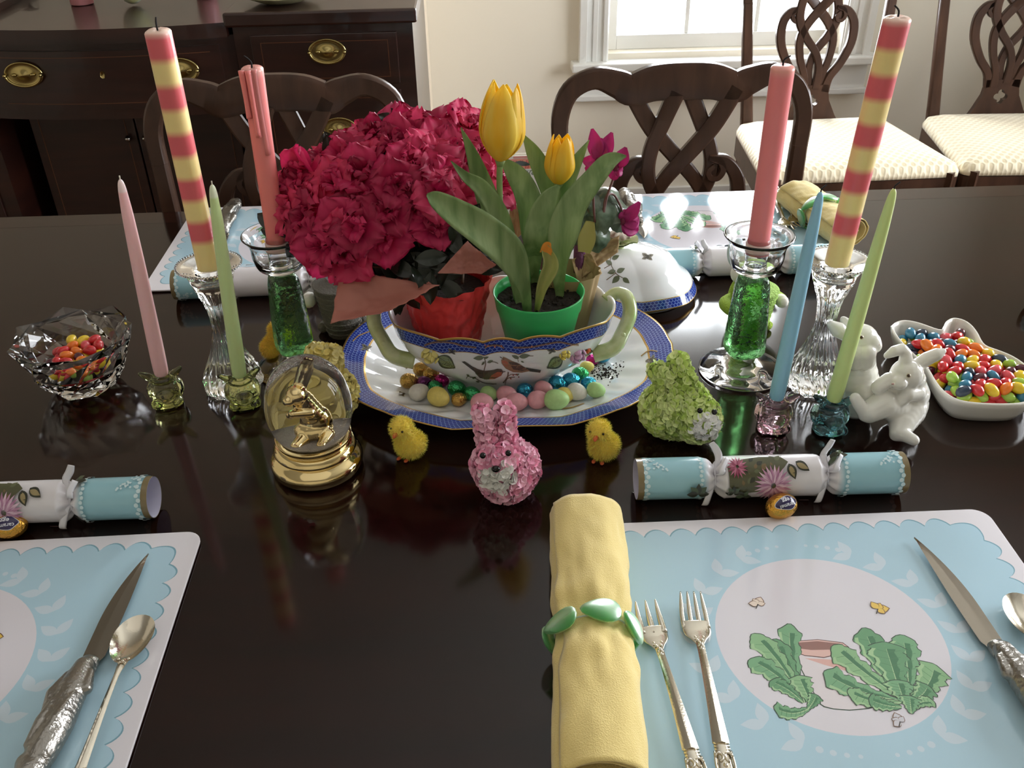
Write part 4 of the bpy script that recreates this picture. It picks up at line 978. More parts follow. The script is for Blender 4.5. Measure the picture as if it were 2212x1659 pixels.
def crystal_holder(label, x, y, rz):
    t = thing('crystal_candlestick', label, 'candlestick', (x, y, TZ + .0003), rz, 'fluted crystal candlesticks'); n = 14
    def flute(a, r, z):
        z = z; am = .10 if z < .135 else .0
        tw = a + z * 5; return 1 - am * abs(math.sin(n / 2 * tw)) ** .8
    part('stem', lathe(cr([(.031, 0), (.0345, .004), (.035, .014), (.030, .028), (.020, .050), (.0125, .075), (.0115, .090), (.0140, .112), (.020, .130), (.0245, .146), (.0245, .150), (.014, .1515), (.0135, .140), (.0001, .138)], 80), 112, flute), M_glass, t, angle=.9)
    part('drip_pan', lathe([(.0136, .1512), (.0138, .1525), (.020, .1545), (.030, .1585), (.0335, .1605), (.0345, .1600), (.0335, .1590), (.029, .1562), (.020, .1522), (.0155, .1502)], 64), M_glass, t)
    b = MB()
    for k in range(60): a = 2 * PI * k / 60; b.add(ell((.0350 * math.cos(a), .0350 * math.sin(a), .1605), .0013, None, 8, 5))
    b.build('beaded_rim', M_glass, t, kind='stuff')
    return t
crystal_holder('left fluted crystal candlestick with beaded pan, behind the left green taper', *HL, .2)
crystal_holder('right fluted crystal candlestick with beaded pan, beside the porcelain rabbits', *HR, .5)

# ------------------------------------------------------------------ jelly beans
BC = {'red': (206, 40, 48), 'pink': (226, 84, 96), 'orange': (240, 128, 40), 'yellow': (238, 206, 50), 'lime': (166, 206, 80), 'plum': (84, 24, 44), 'blue': (52, 128, 160), 'dark blue': (40, 56, 78)}
bean_me = {}
for nme, c in BC.items():
    v, f = ell((0, 0, 0), (.0092, .0064, .0061), None, 16, 10); v = [(p[0], p[1] - 14 * p[0] ** 2, p[2]) for p in v]
    b = MB(); b.add((v, f)); bean_me[nme] = b.mesh('jelly_bean', mat('sugar_shell_' + nme.replace(' ', '_'), sr(*c), .16, coat=.5, sss=.15))
def beans(spots, cols, dish, group, seed, sc=1.0, where=lambda x, y, z: ''):
    r = random.Random(seed)
    for (x, y, z) in spots:
        n = r.choices([c[0] for c in cols], [c[1] for c in cols])[0]; o = link(bpy.data.objects.new('jelly_bean', bean_me[n])); o.location = (x, y, z)
        o.rotation_euler = (r.uniform(-.5, .5), r.uniform(-.5, .5), r.uniform(0, 2 * PI)); o.scale = [sc * r.uniform(.93, 1.07)] * 3
        tag(o, f'{n} jelly bean {where(x, y, z)} the {dish}', 'jelly bean', group)
def pack(inside, z0, z1, d, seed, top=lambda x, y: 0):
    """settle beans on a jittered hex grid inside a region"""
    r = random.Random(seed); out = []; z = z0; lay = 0
    while z <= z1:
        y = -.08; row = 0
        while y < .08:
            x = -.09 + (row % 2) * d / 2 + (lay % 2) * d / 3
            while x < .09:
                q = (x + r.uniform(-.12, .12) * d, y + r.uniform(-.12, .12) * d)
                if inside(q[0], q[1], z) and z <= z1 + top(*q): out.append((q[0], q[1], z + r.uniform(-.001, .001)))
                x += d
            y += d * .82; row += 1
        z += .0075; lay += 1
    return out
# faceted crystal bowl
BWL = Vector((-.484, .948, TZ + .0003))
t = thing('crystal_bowl', 'thick faceted clear crystal bowl of jelly beans at the left', 'bowl', BWL)
nf = 7
def bowlpt(k, lev, inner):
    """kinked polygon ring"""
    a = 2 * PI * k / nf / 2 + lev * .28; big = k % 2 == 0
    if not inner: r_ = [.034, .044, .056, .066, .0655][lev] * (1.05 if big else .95); z = [0, .012, .034, .060, .068][lev] + (.0045 if big else -.002) * (lev / 4)
    else: r_ = [.0565, .052, .044, .030, .010][lev]; z = [.064, .052, .030, .016, .0135][lev]; a = 2 * PI * k / nf / 2 + (4 - lev) * .28; 
    return (r_ * math.cos(a), r_ * math.sin(a), z)
rings = [[bowlpt(k, l, False) for k in range(2 * nf)] for l in range(5)] + [[bowlpt(k, l, True) for k in range(2 * nf)] for l in range(5)]
v = [p for r_ in rings for p in r_]; nn = 2 * nf
f = [(i * nn + j, i * nn + (j + 1) % nn, (i + 1) * nn + (j + 1) % nn, (i + 1) * nn + j) for i in range(9) for j in range(nn)] + [tuple(range(nn))[::-1], tuple(range(9 * nn, 10 * nn))]
part('bowl', (v, f), M_glass, t, smooth=False)
sp_ = pack(lambda x, y, z: math.hypot(x, y) < min(.049, .024 + (z - .014) * .85) - .007, .0205, .044, .0150, 4, lambda x, y: .003 * math.cos(x * 60) - .002)
beans([(BWL.x + a, BWL.y + b_, BWL.z + c) for a, b_, c in sp_], (('red', 5), ('pink', 3), ('orange', 3), ('yellow', 3), ('lime', 1.5), ('plum', 1)), 'crystal bowl', 'jelly beans in the crystal bowl', 5, .9, lambda x, y, z: ('deep in' if z < BWL.z + .026 else 'on the heap at the ' + ('back' if y > BWL.y + .012 else 'front' if y < BWL.y - .012 else 'middle') + (' right' if x > BWL.x + .008 else ' left' if x < BWL.x - .008 else '') + ' of'))
# rabbit-head dish
RIMZ = TZ + .030
rim_px = [(1924, 702), (1945, 690), (1985, 695), (2030, 712), (2037, 705), (2046, 690), (2064, 685), (2092, 694), (2113, 716), (2126, 742), (2145, 751), (2190, 768), (2232, 800), (2250, 840), (2225, 868), (2180, 874), (2110, 872), (2060, 862), (2025, 835), (2004, 800), (1990, 782), (1955, 750), (1930, 720)]
rim = [T(x, y, RIMZ) for x, y in rim_px]; DC = Vector((sum(p.x for p in rim) / len(rim), sum(p.y for p in rim) / len(rim), TZ + .0003))
rim = cr([(p.x - DC.x, p.y - DC.y) for p in rim + [rim[0]]], 92)[:-1]
area_ = sum(rim[i][0] * rim[(i + 1) % len(rim)][1] - rim[(i + 1) % len(rim)][0] * rim[i][1] for i in range(len(rim)))
if area_ < 0: rim = rim[::-1]
def offset(P, d, it=3):
    n = len(P)
    for _ in range(it):
        Q = []
        for i in range(n):
            a, b = P[i - 1], P[(i + 1) % n]; dx, dy = b[0] - a[0], b[1] - a[1]; l = math.hypot(dx, dy) or 1; Q.append((P[i][0] - dy / l * d / it, P[i][1] + dx / l * d / it))
        P = [((Q[i - 1][0] + 2 * Q[i][0] + Q[(i + 1) % n][0]) / 4, (Q[i - 1][1] + 2 * Q[i][1] + Q[(i + 1) % n][1]) / 4) for i in range(n)]
    return P
t = thing('rabbit_head_dish', 'white porcelain rabbit-head shaped dish full of jelly beans at the right edge', 'dish', DC)
rows = [(offset(rim, .013), 0), (offset(rim, .010), .001), (offset(rim, .005), .010), (offset(rim, .001), .022), (rim, .028), (offset(rim, .0012), .0298), (offset(rim, .0030), .0292), (offset(rim, .0045), .024), (offset(rim, .0085), .011), (offset(rim, .013), .0065)]
n = len(rim); v = [(p[0], p[1], z) for r_, z in rows for p in r_]; f = [(k * n + i, k * n + (i + 1) % n, (k + 1) * n + (i + 1) % n, (k + 1) * n + i) for k in range(len(rows) - 1) for i in range(n)]
for k, fl in ((0, True), (len(rows) - 1, False)):
    tri = tessellate_polygon([[Vector((p[0], p[1], 0)) for p in rows[k][0]]]); f += [tuple(k * n + i for i in (q[::-1] if fl else q)) for q in tri]
part('dish', (v, f), M_porc, t)
inn = offset(rim, .0125)
def inpoly(x, y, P):
    c = False
    for i in range(len(P)):
        x1, y1 = P[i - 1]; x2, y2 = P[i]
        if (y1 > y) != (y2 > y) and x < (x2 - x1) * (y - y1) / (y2 - y1) + x1: c = not c
    return c
inn2 = offset(rim, .0085)
sp_ = pack(lambda x, y, z: inpoly(x, y, inn if z < .016 else inn2), .0142, .030, .0152, 8, lambda x, y: -.012 if x < -.032 else (-.005 if y > .03 else .001))
sp_ = [(a, b_, c) for a, b_, c in sp_ if a > -.055]
beans([(DC.x + a, DC.y + b_, DC.z + c) for a, b_, c in sp_], (('red', 4), ('pink', 2), ('orange', 2.5), ('yellow', 2.5), ('lime', 2.5), ('plum', 2), ('blue', 3), ('dark blue', 1)), 'white rabbit-head dish', 'jelly beans in the rabbit-head dish', 9, .98, lambda x, y, z: ('under the heap ' if z < DC.z + .02 else '') + ('in the left ear of' if x < DC.x - .03 and y > DC.y else 'in the upper ear of' if y > DC.y + .035 else 'at the ' + ('back' if y > DC.y + .012 else 'front' if y < DC.y - .014 else 'middle') + (' right' if x > DC.x + .022 else ' left' if x < DC.x - .008 else '') + ' of'))

# ------------------------------------------------------------------ snow globe
SG = Vector((-.183, .772, TZ + .0003))
t = thing('snow_globe', 'egg-shaped snow globe with a gold rabbit inside, on a polished brass base', 'snow globe', SG)
part('base', lathe(cr([(.040, 0), (.0455, .003), (.0475, .009), (.0465, .015), (.0400, .0205), (.0385, .0225), (.0415, .0245), (.0425, .028), (.0395, .0325), (.0360, .0345), (.0375, .0365), (.0380, .0395), (.0355, .042), (.001, .0415)], 90), 56), M_brass, t)
part('glass_egg', lathe(cr([(.0330, .0415), (.0385, .050), (.0425, .065), (.0432, .078), (.0410, .093), (.0350, .109), (.0240, .122), (.012, .129), (.0002, .131)], 44), 56), mat('globe_water', (1, 1, 1, 1), 0, trans=1, ior=1.33), t)
pr = [(Vector((.002, 0, .060)), (.010, .009, .013)), (Vector((0, -.001, .054)), (.012, .010, .008))]
pr += chain([(.001, -.001, .066), (-.003, -.003, .078), (-.005, -.005, .084)], [.0085, .0075, .007]) + [(Vector((-.006, -.007, .086)), (.0075, .0085, .0070)), (Vector((-.011, -.012, .084)), (.0045, .0045, .004))]
pr += chain([(-.002, -.002, .091), (.002, 0, .101), (.006, .002, .111)], [.0035, .0042, .002]) + chain([(-.005, -.002, .091), (-.001, 0, .102), (.003, .002, .113)], [.003, .0038, .0018])
pr += chain([(-.004, -.006, .074), (-.011, -.012, .072)], [.0035, .003]) + chain([(.001, -.008, .071), (-.009, -.014, .074)], [.0035, .003])
pr += chain([(-.006, -.008, .050), (-.010, -.015, .047)], [.005, .0038]) + chain([(.009, -.006, .051), (.007, -.016, .047)], [.005, .0038])
pr = [((p[0] - Vector((0, 0, .047))) * 1.22 + Vector((.001, .002, .047)),) + ((p[1] * 1.18 if not isinstance(p[1], tuple) else tuple(k * 1.18 for k in p[1])),) for p in pr]
me = blob('gold_rabbit', pr, .0009, 2, M_brass); o = add_mesh('rabbit_figure', me, t, label='gold rabbit figure inside the globe')
part('glitter_bed', lathe([(.034, .0435), (.032, .0465), (.0001, .0485)], 32), mat('silver_glitter', sr(170, 164, 160), .35, .6, bump=1.5, bscale=700), t)
t = None

# ------------------------------------------------------------------ fluffy chicks
M_fluff = mat('chick_fluff', vc=True, rough=.9, sheen=.3)
def chick(label, px, py, rz, amber=False, grp='fluffy yellow toy chicks'):
    q = T(px, py); t = thing('toy_chick', label, 'toy chick', (q.x, q.y, TZ + .0003), rz, grp)
    pr = [(Vector((.002, .003, .0145)), (.0155, .0150, .0145)), (Vector((-.001, 0, .024)), (.012, .0115, .012)), (Vector((-.003, -.003, .0375)), (.0112, .0112, .0108)), (Vector((.007, .008, .016)), (.009, .009, .009))]
    me = blob('body', pr, .0014, 3, M_fluff); base = sr(240, 196, 70) if amber else sr(250, 222, 96)
    a = me.color_attributes.new('Col', 'FLOAT_COLOR', 'POINT'); a.data.foreach_set('color', np.tile(np.array(base, dtype=np.float32), len(me.vertices)))
    add_mesh('body', me, t)
    r = random.Random(px); b = MB(); polys = me.polygons; vs = me.vertices; V = []; Fc = []; Cc = []
    for k in range(5200):
        p = polys[r.randrange(len(polys))]; c = p.center; n = (p.normal + Vector((r.uniform(-.5, .5), r.uniform(-.5, .5), r.uniform(-.5, .3)))).normalized(); s_ = n.cross(Vector((r.random(), r.random(), r.random()))).normalized() * .00028
        i = len(V); l_ = r.uniform(.0022, .0054); V += [c - s_, c + s_, c + n * l_]; Fc.append((i, i + 1, i + 2)); cc = jit(base, .18, r); Cc += [cc, cc, tuple(min(1, x * 1.35) for x in cc[:3]) + (1,)]
    b.add((V, Fc), 0, Cc); b.build('fluff', M_fluff, t, smooth=False, vc=True, kind='stuff')
    beak = mat('orange_felt', sr(222, 110, 66), .7)
    part('beak', tube([(-.003, -.0125, .0362), (-.0035, -.0165, .0352), (-.0035, -.0185, .0342)], [.0028, .0022, .0007], 8), beak, t)
    for s_ in (-1, 1): part('eye', ell((-.003 + s_ * .0068, -.0118, .0402), .0013), M_black, t); part('foot', ell((-.001 + s_ * .0045, -.0095, .0013), (.0022, .0034, .0012)), beak, t)
    return t
chick('fluffy yellow toy chick between the snow globe and pink flower rabbit', 882, 985, -.5); chick('fluffy yellow toy chick right of the pink flower rabbit', 1298, 990, -.35)
chick('fluffy amber toy chick half hidden behind the left green candlestick', 603, 772, 2.6, True)

# ------------------------------------------------------------------ flower-petal rabbits
def petal_rabbit(label, org, prims, c1, c2, muz, nos, eyes, npet, seed, pr_=.0042, nearwhite=None):
    t = thing('flower_rabbit', label, 'rabbit figure', org, 0, 'petal-covered toy rabbits')
    mm = mat('petal_' + label.split()[0], vc=True, rough=.6, sheen=.2)
    me = blob('body', prims, .0016, 3, mm, org); a = me.color_attributes.new('Col', 'FLOAT_COLOR', 'POINT'); a.data.foreach_set('color', np.tile(np.array(c2, dtype=np.float32), len(me.vertices)))
    add_mesh('body', me, t)
    r = random.Random(seed); V = []; Fc = []; Cc = []; WV = []; WF = []; WC = []; polys = me.polygons; pts = []
    mz = Vector(muz[0]) - Vector(org); tries = 0
    while len(pts) < npet and tries < npet * 12:
        tries += 1; p = polys[r.randrange(len(polys))]; c = p.center.copy()
        if any((c - q).length < pr_ * .78 for q in pts): continue
        pts.append(c); n = (p.normal + Vector((r.uniform(-.85, .85), r.uniform(-.85, .85), r.uniform(-.6, .5)))).normalized(); x = n.cross(Vector((0, 0, 1)) + Vector((r.uniform(-.6, .6),) * 3)).normalized(); y = n.cross(x)
        white = (c - mz).length < muz[1]; VV, FF, CC = (WV, WF, WC) if white else (V, Fc, Cc)
        i = len(VV); s_ = pr_ * r.uniform(.85, 1.2); cc = jit(sr(248, 248, 244), .03, r) if white else jit(c1 if r.random() < .7 else c2, .14, r)
        VV.append(c + n * .0004); CC.append(tuple(k * .9 for k in cc[:3]) + (1,))
        for k in range(9):
            a_ = 2 * PI * k / 9; rad_ = s_ * (1 - .12 * (k % 9 == 0)); VV.append(c + x * rad_ * math.cos(a_) + y * rad_ * math.sin(a_) + n * (.0012 + s_ * .38 + .0006 * math.sin(2 * a_ + r.random())) ); CC.append(cc)
        FF += [(i, i + 1 + k, i + 1 + (k + 1) % 9) for k in range(9)]
    b = MB(); b.add((V, Fc), 0, Cc); b.build('petals', mm, t, smooth=False, vc=True, kind='stuff')
    if WV: b = MB(); b.add((WV, WF), 0, WC); b.build('muzzle_petals', mm, t, smooth=False, vc=True, kind='stuff', label='white petals around the muzzle')
    if nos: part('nose', ell(nos, (.0042, .0036, .0032)), M_black, t, org)
    for e in eyes: part('eye', ell(e, .0030), M_black, t, org)
    return t
RB = lambda px, py, Y: ray(px, py, Y)
Yp = .7145
pr = [(RB(1100, 1010, Yp + .004), (.029, .027, .028)), (RB(1092, 1025, Yp - .004), .026), (RB(1073, 1005, Yp - .012), (.023, .020, .022)), (RB(1078, 1030, Yp - .018), (.013, .012, .012))]
pr += chain([RB(1058, 975, Yp + .0), RB(1048, 925, Yp + .002), RB(1040, 888, Yp + .004)], [.0085, .0078, .0058]) + chain([RB(1094, 965, Yp + .004), RB(1093, 925, Yp + .006), RB(1090, 886, Yp + .008)], [.0085, .0075, .007])
def lift(pr, zmin=TZ + .003):
    low = min(p[0].z - (p[1] if not isinstance(p[1], tuple) else p[1][2]) for p in pr); dz = zmin - low
    return dz
petal_rabbit('pink flower-petal toy rabbit standing in front of the platter', (RB(1095, 1040, Yp).x, Yp, TZ + .0003), pr, sr(252, 196, 216), sr(242, 160, 190), (RB(1076, 1034, Yp - .03), .0165), RB(1071, 1013, Yp - .0335), [RB(1043, 984, Yp - .031), RB(1098, 979, Yp - .029)], 900, 1)
Yg = .797
pr = [(RB(1460, 882, Yg + .008), (.037, .030, .032)), (RB(1505, 905, Yg - .010), (.024, .022, .024)), (RB(1522, 918, Yg - .022), (.014, .012, .015))]
pr += chain([RB(1492, 868, Yg), RB(1478, 820, Yg + .006), RB(1465, 782, Yg + .012)], [.0105, .0105, .0085]) + chain([RB(1470, 850, Yg + .004), RB(1445, 822, Yg + .008), RB(1420, 802, Yg + .010)], [.0105, .0105, .0085])
petal_rabbit('green flower-petal toy rabbit at the right rim of the platter', (RB(1475, 930, Yg).x, Yg, TZ + .0003), pr, sr(226, 240, 166), sr(196, 220, 116), (RB(1530, 925, Yg - .036), .0175), None, [RB(1512, 887, Yg - .0335), RB(1543, 890, Yg - .0335)], 1150, 2)
Yy = .859
pr = [(RB(706, 850, Yy), (.033, .028, .030)), (RB(690, 820, Yy + .002), (.024, .022, .022))] + chain([RB(690, 800, Yy), RB(684, 765, Yy + .004)], [.011, .010]) + chain([RB(712, 800, Yy), RB(716, 768, Yy + .004)], [.011, .0105])
petal_rabbit('yellow flower-petal toy rabbit behind the snow globe', (RB(700, 870, Yy).x, Yy, TZ + .0003), pr, sr(250, 238, 170), sr(238, 220, 132), (Vector((9, 9, 9)), .001), None, [], 800, 3, .0044)

# ------------------------------------------------------------------ porcelain rabbits
def PQ(x, y, Y): return ray(1780 + x / 5.721, 680 + y / 5.721, Y)
def porcelain(label, prims, eyes, org, nose=None):
    t = thing('porcelain_rabbit', label, 'rabbit figure', org, 0, 'white porcelain rabbits')
    me = blob('body', prims, .0012, 5, M_porc, org); add_mesh('body', me, t)
    for e, d in eyes:
        part('eye', ell(e, .0024), mat('eye_rim', sr(196, 184, 160), .15), t, org); part('pupil', ell(e + d * .0012, .0017), mat('eye_brown', sr(70, 50, 34), .1), t, org)
    if nose: part('nose', ell(nose, (.0016, .001, .001)), mat('nose_pink', sr(190, 150, 140), .3), t, org)
    return t
Y = .805
pr = [(PQ(1020, 740, Y - .006), (.0175, .0165, .0175)), (PQ(1090, 800, Y - .004), (.014, .013, .0135)), (PQ(930, 840, Y - .018), (.0085, .009, .0075))]
pr += chain([PQ(1060, 860, Y), PQ(1060, 980, Y + .002), PQ(1020, 1110, Y), PQ(960, 1180, Y)], [.0165, .0205, .0225, .019])
pr += chain([PQ(1010, 600, Y - .004), PQ(1010, 480, Y), PQ(960, 425, Y + .001), PQ(870, 450, Y - .001), PQ(775, 505, Y - .002)], [.008, .0062, .0062, .006, .0035])
pr += chain([PQ(1140, 630, Y - .004), PQ(1270, 545, Y - .002), PQ(1390, 490, Y - .002), PQ(1480, 448, Y - .002)], [.007, .0075, .0068, .003])
pr += chain([PQ(930, 900, Y - .004), PQ(800, 800, Y - .010), PQ(670, 900, Y - .014)], [.009, .0078, .0078])
pr += chain([PQ(1140, 960, Y - .010), PQ(1030, 980, Y - .018), PQ(930, 1080, Y - .020)], [.010, .0085, .0065])
pr += chain([PQ(940, 1150, Y - .006), PQ(740, 1100, Y - .016), PQ(560, 1200, Y - .022), PQ(505, 1235, Y - .024)], [.018, .0155, .012, .0075]) + chain([PQ(510, 1225, Y - .024), PQ(430, 1100, Y - .022), PQ(385, 1030, Y - .020)], [.0078, .007, .006])
pr += chain([PQ(1050, 1180, Y - .008), PQ(970, 1330, Y - .022), PQ(915, 1450, Y - .034)], [.018, .0145, .009]) + chain([PQ(890, 1480, Y - .034), PQ(1000, 1490, Y - .040), PQ(1110, 1550, Y - .048)], [.0072, .0072, .006])
og = (PQ(1000, 1200, Y).x, Y, TZ + .0003)
vw = (CAM - PQ(1040, 750, Y)).normalized()
porcelain('white porcelain rabbit in front, sitting with legs stretched and one ear folded', pr, [(PQ(1045, 752, Y - .0215), vw)], og, PQ(850, 855, Y - .0265))
Y = .828
pr = [(PQ(450, 300, Y - .004), (.0185, .017, .0165)), (PQ(560, 350, Y - .010), (.0125, .012, .0125)), (PQ(640, 385, Y - .014), (.0065, .007, .0075))]
pr += chain([PQ(420, 420, Y), PQ(400, 620, Y), PQ(400, 820, Y), PQ(400, 1000, Y)], [.018, .0205, .0245, .026]) + [(PQ(480, 940, Y - .014), (.016, .022, .018)), (PQ(250, 950, Y + .0), (.020, .018, .018))]
pr += chain([PQ(280, 260, Y), PQ(180, 190, Y + .002), PQ(90, 120, Y + .002)], [.0065, .0085, .0045]) + chain([PQ(380, 200, Y + .01), PQ(300, 130, Y + .014), PQ(240, 60, Y + .016)], [.006, .007, .004])
pr += chain([PQ(385, 470, Y - .016), PQ(385, 570, Y - .016)], [.0115, .0105]) + chain([PQ(510, 470, Y - .018), PQ(510, 570, Y - .018)], [.0115, .0105])
pr += chain([PQ(300, 600, Y - .008), PQ(390, 520, Y - .012)], [.010, .010])
vw = (CAM - PQ(460, 280, Y)).normalized()
porcelain('white porcelain rabbit behind the right green taper, paws raised to its chin', pr, [(PQ(462, 278, Y - .0205), vw)], (PQ(400, 1000, Y).x, Y, TZ + .0003), PQ(672, 370, Y - .019))

# ------------------------------------------------------------------ rabbit buckets
def bucket(label, x, y, rz, cin, cout, carm, cear, egg, s=1.0, droop=False):
    t = thing('rabbit_basket', label, 'basket', (x, y, TZ + .0003), rz, 'felt rabbit baskets'); nm = label.split()[0]
    mo = mat('weave_out_' + nm, cout, .85, bump=1.2, bscale=420); mi = mat('weave_in_' + nm, cin, .7); ma = mat('yarn_' + nm, carm, .9, bump=1, bscale=500); me_ = mat('ear_' + nm, cear, .8); mw = mat('white_felt', sr(226, 224, 214), .9)
    b = MB(); b.add(lathe([(.016, 0), (.018, .001), (.0225, .030), (.0275, .060), (.0285, .0625), (.0272, .063)], 36), 0); b.add(lathe([(.0272, .063), (.026, .060), (.0215, .034), (.001, .034)], 36, ends=False), 1); b.build('basket', [mo, mi], t)
    for k in range(1, 9):
        z = k * .0068; r_ = .018 + (z - .001) / .059 * .0095
        part('woven_ring', tube([(r_ * math.cos(a), r_ * math.sin(a), z) for a in [i * PI / 16 for i in range(33)]], .0010, 6), mo, t)
    for s_ in (-1, 1):
        part('arm', tube([(s_ * .012, .026, .040), (s_ * .030, .018, .040), (s_ * .035, -.002, .042), (s_ * .030, -.016, .045)], [.008, .0085, .0085, .0075], 12, 16), ma, t)
        part('paw', tube([(s_ * .033, -.008, .0435), (s_ * .029, -.018, .046), (s_ * .0265, -.023, .049)], [.0080, .0078, .004], 12, 10), mw, t)
        part('leg', tube([(s_ * .012, .022, .010), (s_ * .022, .010, .006), (s_ * .024, -.006, .006)], [.007, .0068, .006], 12, 12), ma, t)
        q = tube([(s_ * .010, .026, .078), (s_ * .022, .022, .082), (s_ * .038, .016, .076), (s_ * .044, .014, .070)], [.004, .0105, .009, .001], 14, 18, flat=(1, .3), up=(0, .3, 1)) if droop else tube([(s_ * .010, .030, .078), (s_ * .016, .029, .096), (s_ * .022, .027, .114), (s_ * .024, .026, .122)], [.004, .0105, .009, .001], 14, 18, flat=(1, .3), up=(0, 1, 0)); part('ear', q, me_, t)
    part('body', surf(lambda u, v_: (lambda a, th: (.018 * math.sin(th) * math.cos(a), .030 + .012 * math.sin(th) * math.sin(a), .034 - .034 * math.cos(th)))(u * 2 * PI, v_ * PI), 20, 12, True), ma, t)
    part('head', ell((0, .030, .070), (.0165, .014, .0145), None, 20, 14), mw, t)
    for s_ in (-1, 1): part('eye', ell((s_ * .006, .0165, .073), .0016), M_black, t)
    t.scale = (s, s, s)
    e = thing('toy_egg', egg[0], 'egg', (x, y, TZ + .050), group='eggs inside the rabbit baskets'); part('shell', ell((0, -.004, 0), (.014, .013, .011)), mat('egg_' + nm, egg[1], .3), e)
    return t
q = T(1622, 735); bucket('green felt rabbit basket behind the right green candlestick', q.x + .004, q.y + .02, .35, sr(196, 204, 150), sr(160, 196, 100), sr(160, 190, 70), sr(206, 220, 228), ('green egg inside the green rabbit basket', sr(130, 180, 100)))
q = T(762, 730); bucket('lilac and grey felt rabbit basket behind the tureen and pink wrapping at left', q.x - .012, q.y + .014, -.3, sr(150, 158, 220), sr(110, 106, 98), sr(120, 116, 106), sr(206, 200, 216), ('grey green egg inside the lilac rabbit basket', sr(110, 120, 110)), 1.15, True)

# ------------------------------------------------------------------ china
def superr(a, ea, eb, p): return 1 / ((abs(math.cos(a) / ea) ** p + abs(math.sin(a) / eb) ** p) ** (1 / p))
def china(name, prof, shape, nseg, rows_mat, z_wave, parent, flute, origin=None, closed_end=True):
    """prof: list of (scale, z, matidx of the strip that follows, wave weight)"""
    v = []; uv = {}; f = []; mi = []; arc = 0
    b = MB(); last = None; zacc = 0
    n = nseg
    per = [0]
    for j in range(n): a0, a1 = 2 * PI * j / n, 2 * PI * (j + 1) / n; p0 = Vector((shape(a0) * math.cos(a0), shape(a0) * math.sin(a0))); p1 = Vector((shape(a1) * math.cos(a1), shape(a1) * math.sin(a1))); per.append(per[-1] + (p1 - p0).length)
    m_ = 0; vv = 0
    for i, (k, z, mt_, ww) in enumerate(prof):
        if i: vv += math.hypot((k - prof[i - 1][0]) * shape(.8) * 1.0, z - prof[i - 1][1])
        for j in range(n):
            a = 2 * PI * j / n; r_ = shape(a) * k * (1 + flute(a) * ww); b.v.append((r_ * math.cos(a), r_ * math.sin(a), z + z_wave(a) * ww)); b.c.append((1, 1, 1, 1)); b.uv[len(b.v) - 1] = (per[j], vv)
        if i:
            for j in range(n): b.f.append(((i - 1) * n + j, (i - 1) * n + (j + 1) % n, i * n + (j + 1) % n, i * n + j)); b.mi.append(prof[i - 1][2])
    return b
CM = [M_china, M_scale, M_gold]
# platter
PL = Vector((.021, .948, TZ + .0003))
pa, pb = .199, .158
def psh(a): return superr(a, pa, pb, 2.25)
def brk(a): c = abs(math.cos(a * 4)); return .020 * (1 - c) ** .8 - .006 + .008 * math.exp(-((math.sin(a * 4)) / .18) ** 2)
def pz(a): return .0035 * math.sin(a * 8 + PI / 2) * 0 + .003 * abs(math.cos(a * 4))
prof = [(.60, 0, 0, 0), (.60, .004, 0, 0), (.80, .009, 0, .3), (.985, .0225, 2, 1), (.998, .0238, 2, 1), (1.0, .0246, 2, 1), (.988, .0246, 1, 1), (.86, .0200, 1, .9), (.858, .0199, 2, .9), (.846, .0194, 0, .85), (.80, .0160, 0, .5), (.72, .0115, 0, .2), (.66, .0080, 0, 0), (.55, .0070, 0, 0), (.25, .0068, 0, 0), (.001, .0068, 0, 0)]
prof2 = []
for i in range(len(prof) - 1):
    a, b_ = prof[i], prof[i + 1]; n = 5 if abs(a[0] - b_[0]) > .05 else 1
    for k in range(n): t_ = k / n; prof2.append((a[0] + (b_[0] - a[0]) * t_, a[1] + (b_[1] - a[1]) * t_, a[2], a[3] + (b_[3] - a[3]) * t_))
prof2.append(prof[-1])
pt = thing('platter', 'oval white china platter with blue scale and gold rim under the tureen', 'platter', PL)
def pflute(a): return brk(a) - .0
pb_ = china('p', prof2, psh, 256, None, pz, pt, pflute)
# gentle moulded ribs on the well wall
for i, p_ in enumerate(pb_.v):
    r_ = math.hypot(p_[0], p_[1]); a = math.atan2(p_[1], p_[0]); k = r_ / psh(a)
    if .62 < k < .86 and p_[2] > .0069 and i > 256 * 14: pb_.v[i] = (p_[0], p_[1], p_[2] + .0012 * math.sin(a * 26 + k * 9) * math.sin((k - .62) / .24 * PI))
plate = pb_.build('dish', CM, pt)
bv_pl = bvh_of(plate.data, PL)
pr = Print(onto(bv_pl, .0004, .000004), 6)
dk, ol, brn, rst = sr(58, 56, 50), sr(96, 104, 78), sr(120, 84, 62), sr(176, 96, 66)
def bug(pr, x, y, s_, rot, c=dk):
    ca, sa = math.cos(rot), math.sin(rot); R_ = lambda u, v_: (x + (u * ca - v_ * sa) * s_, y + (u * sa + v_ * ca) * s_)
    for a, b_ in (((0, 0), (-13, -7)), ((0, 0), (-12, 6)), ((0, 0), (12, -6)), ((0, 0), (11, 6))): pr.poly(leafpoly(R_(*a), R_(*b_), .28, 6), sr(120, 116, 104)); pr.poly(leafpoly(R_(*a), R_(b_[0] * .7, b_[1] * .7), .2, 6), c)
    pr.disc(R_(0, 0), 2.4 * s_, c, 8, 5 * s_, rot)
for x, y, s_, r_ in ((792, 752, .9, .2), (878, 788, .8, 1.0), (1408, 778, 1.0, -.7), (930, 855, .6, .2), (868, 852, .6, .3)): bug(pr, x, y, s_, r_)
for P in ([(762, 738), (775, 726), (800, 716)], [(1385, 770), (1402, 758), (1420, 760)], [(1190, 885), (1230, 882), (1262, 872)]): pr.line(P, 2.2, sr(176, 140, 84), smooth=12)
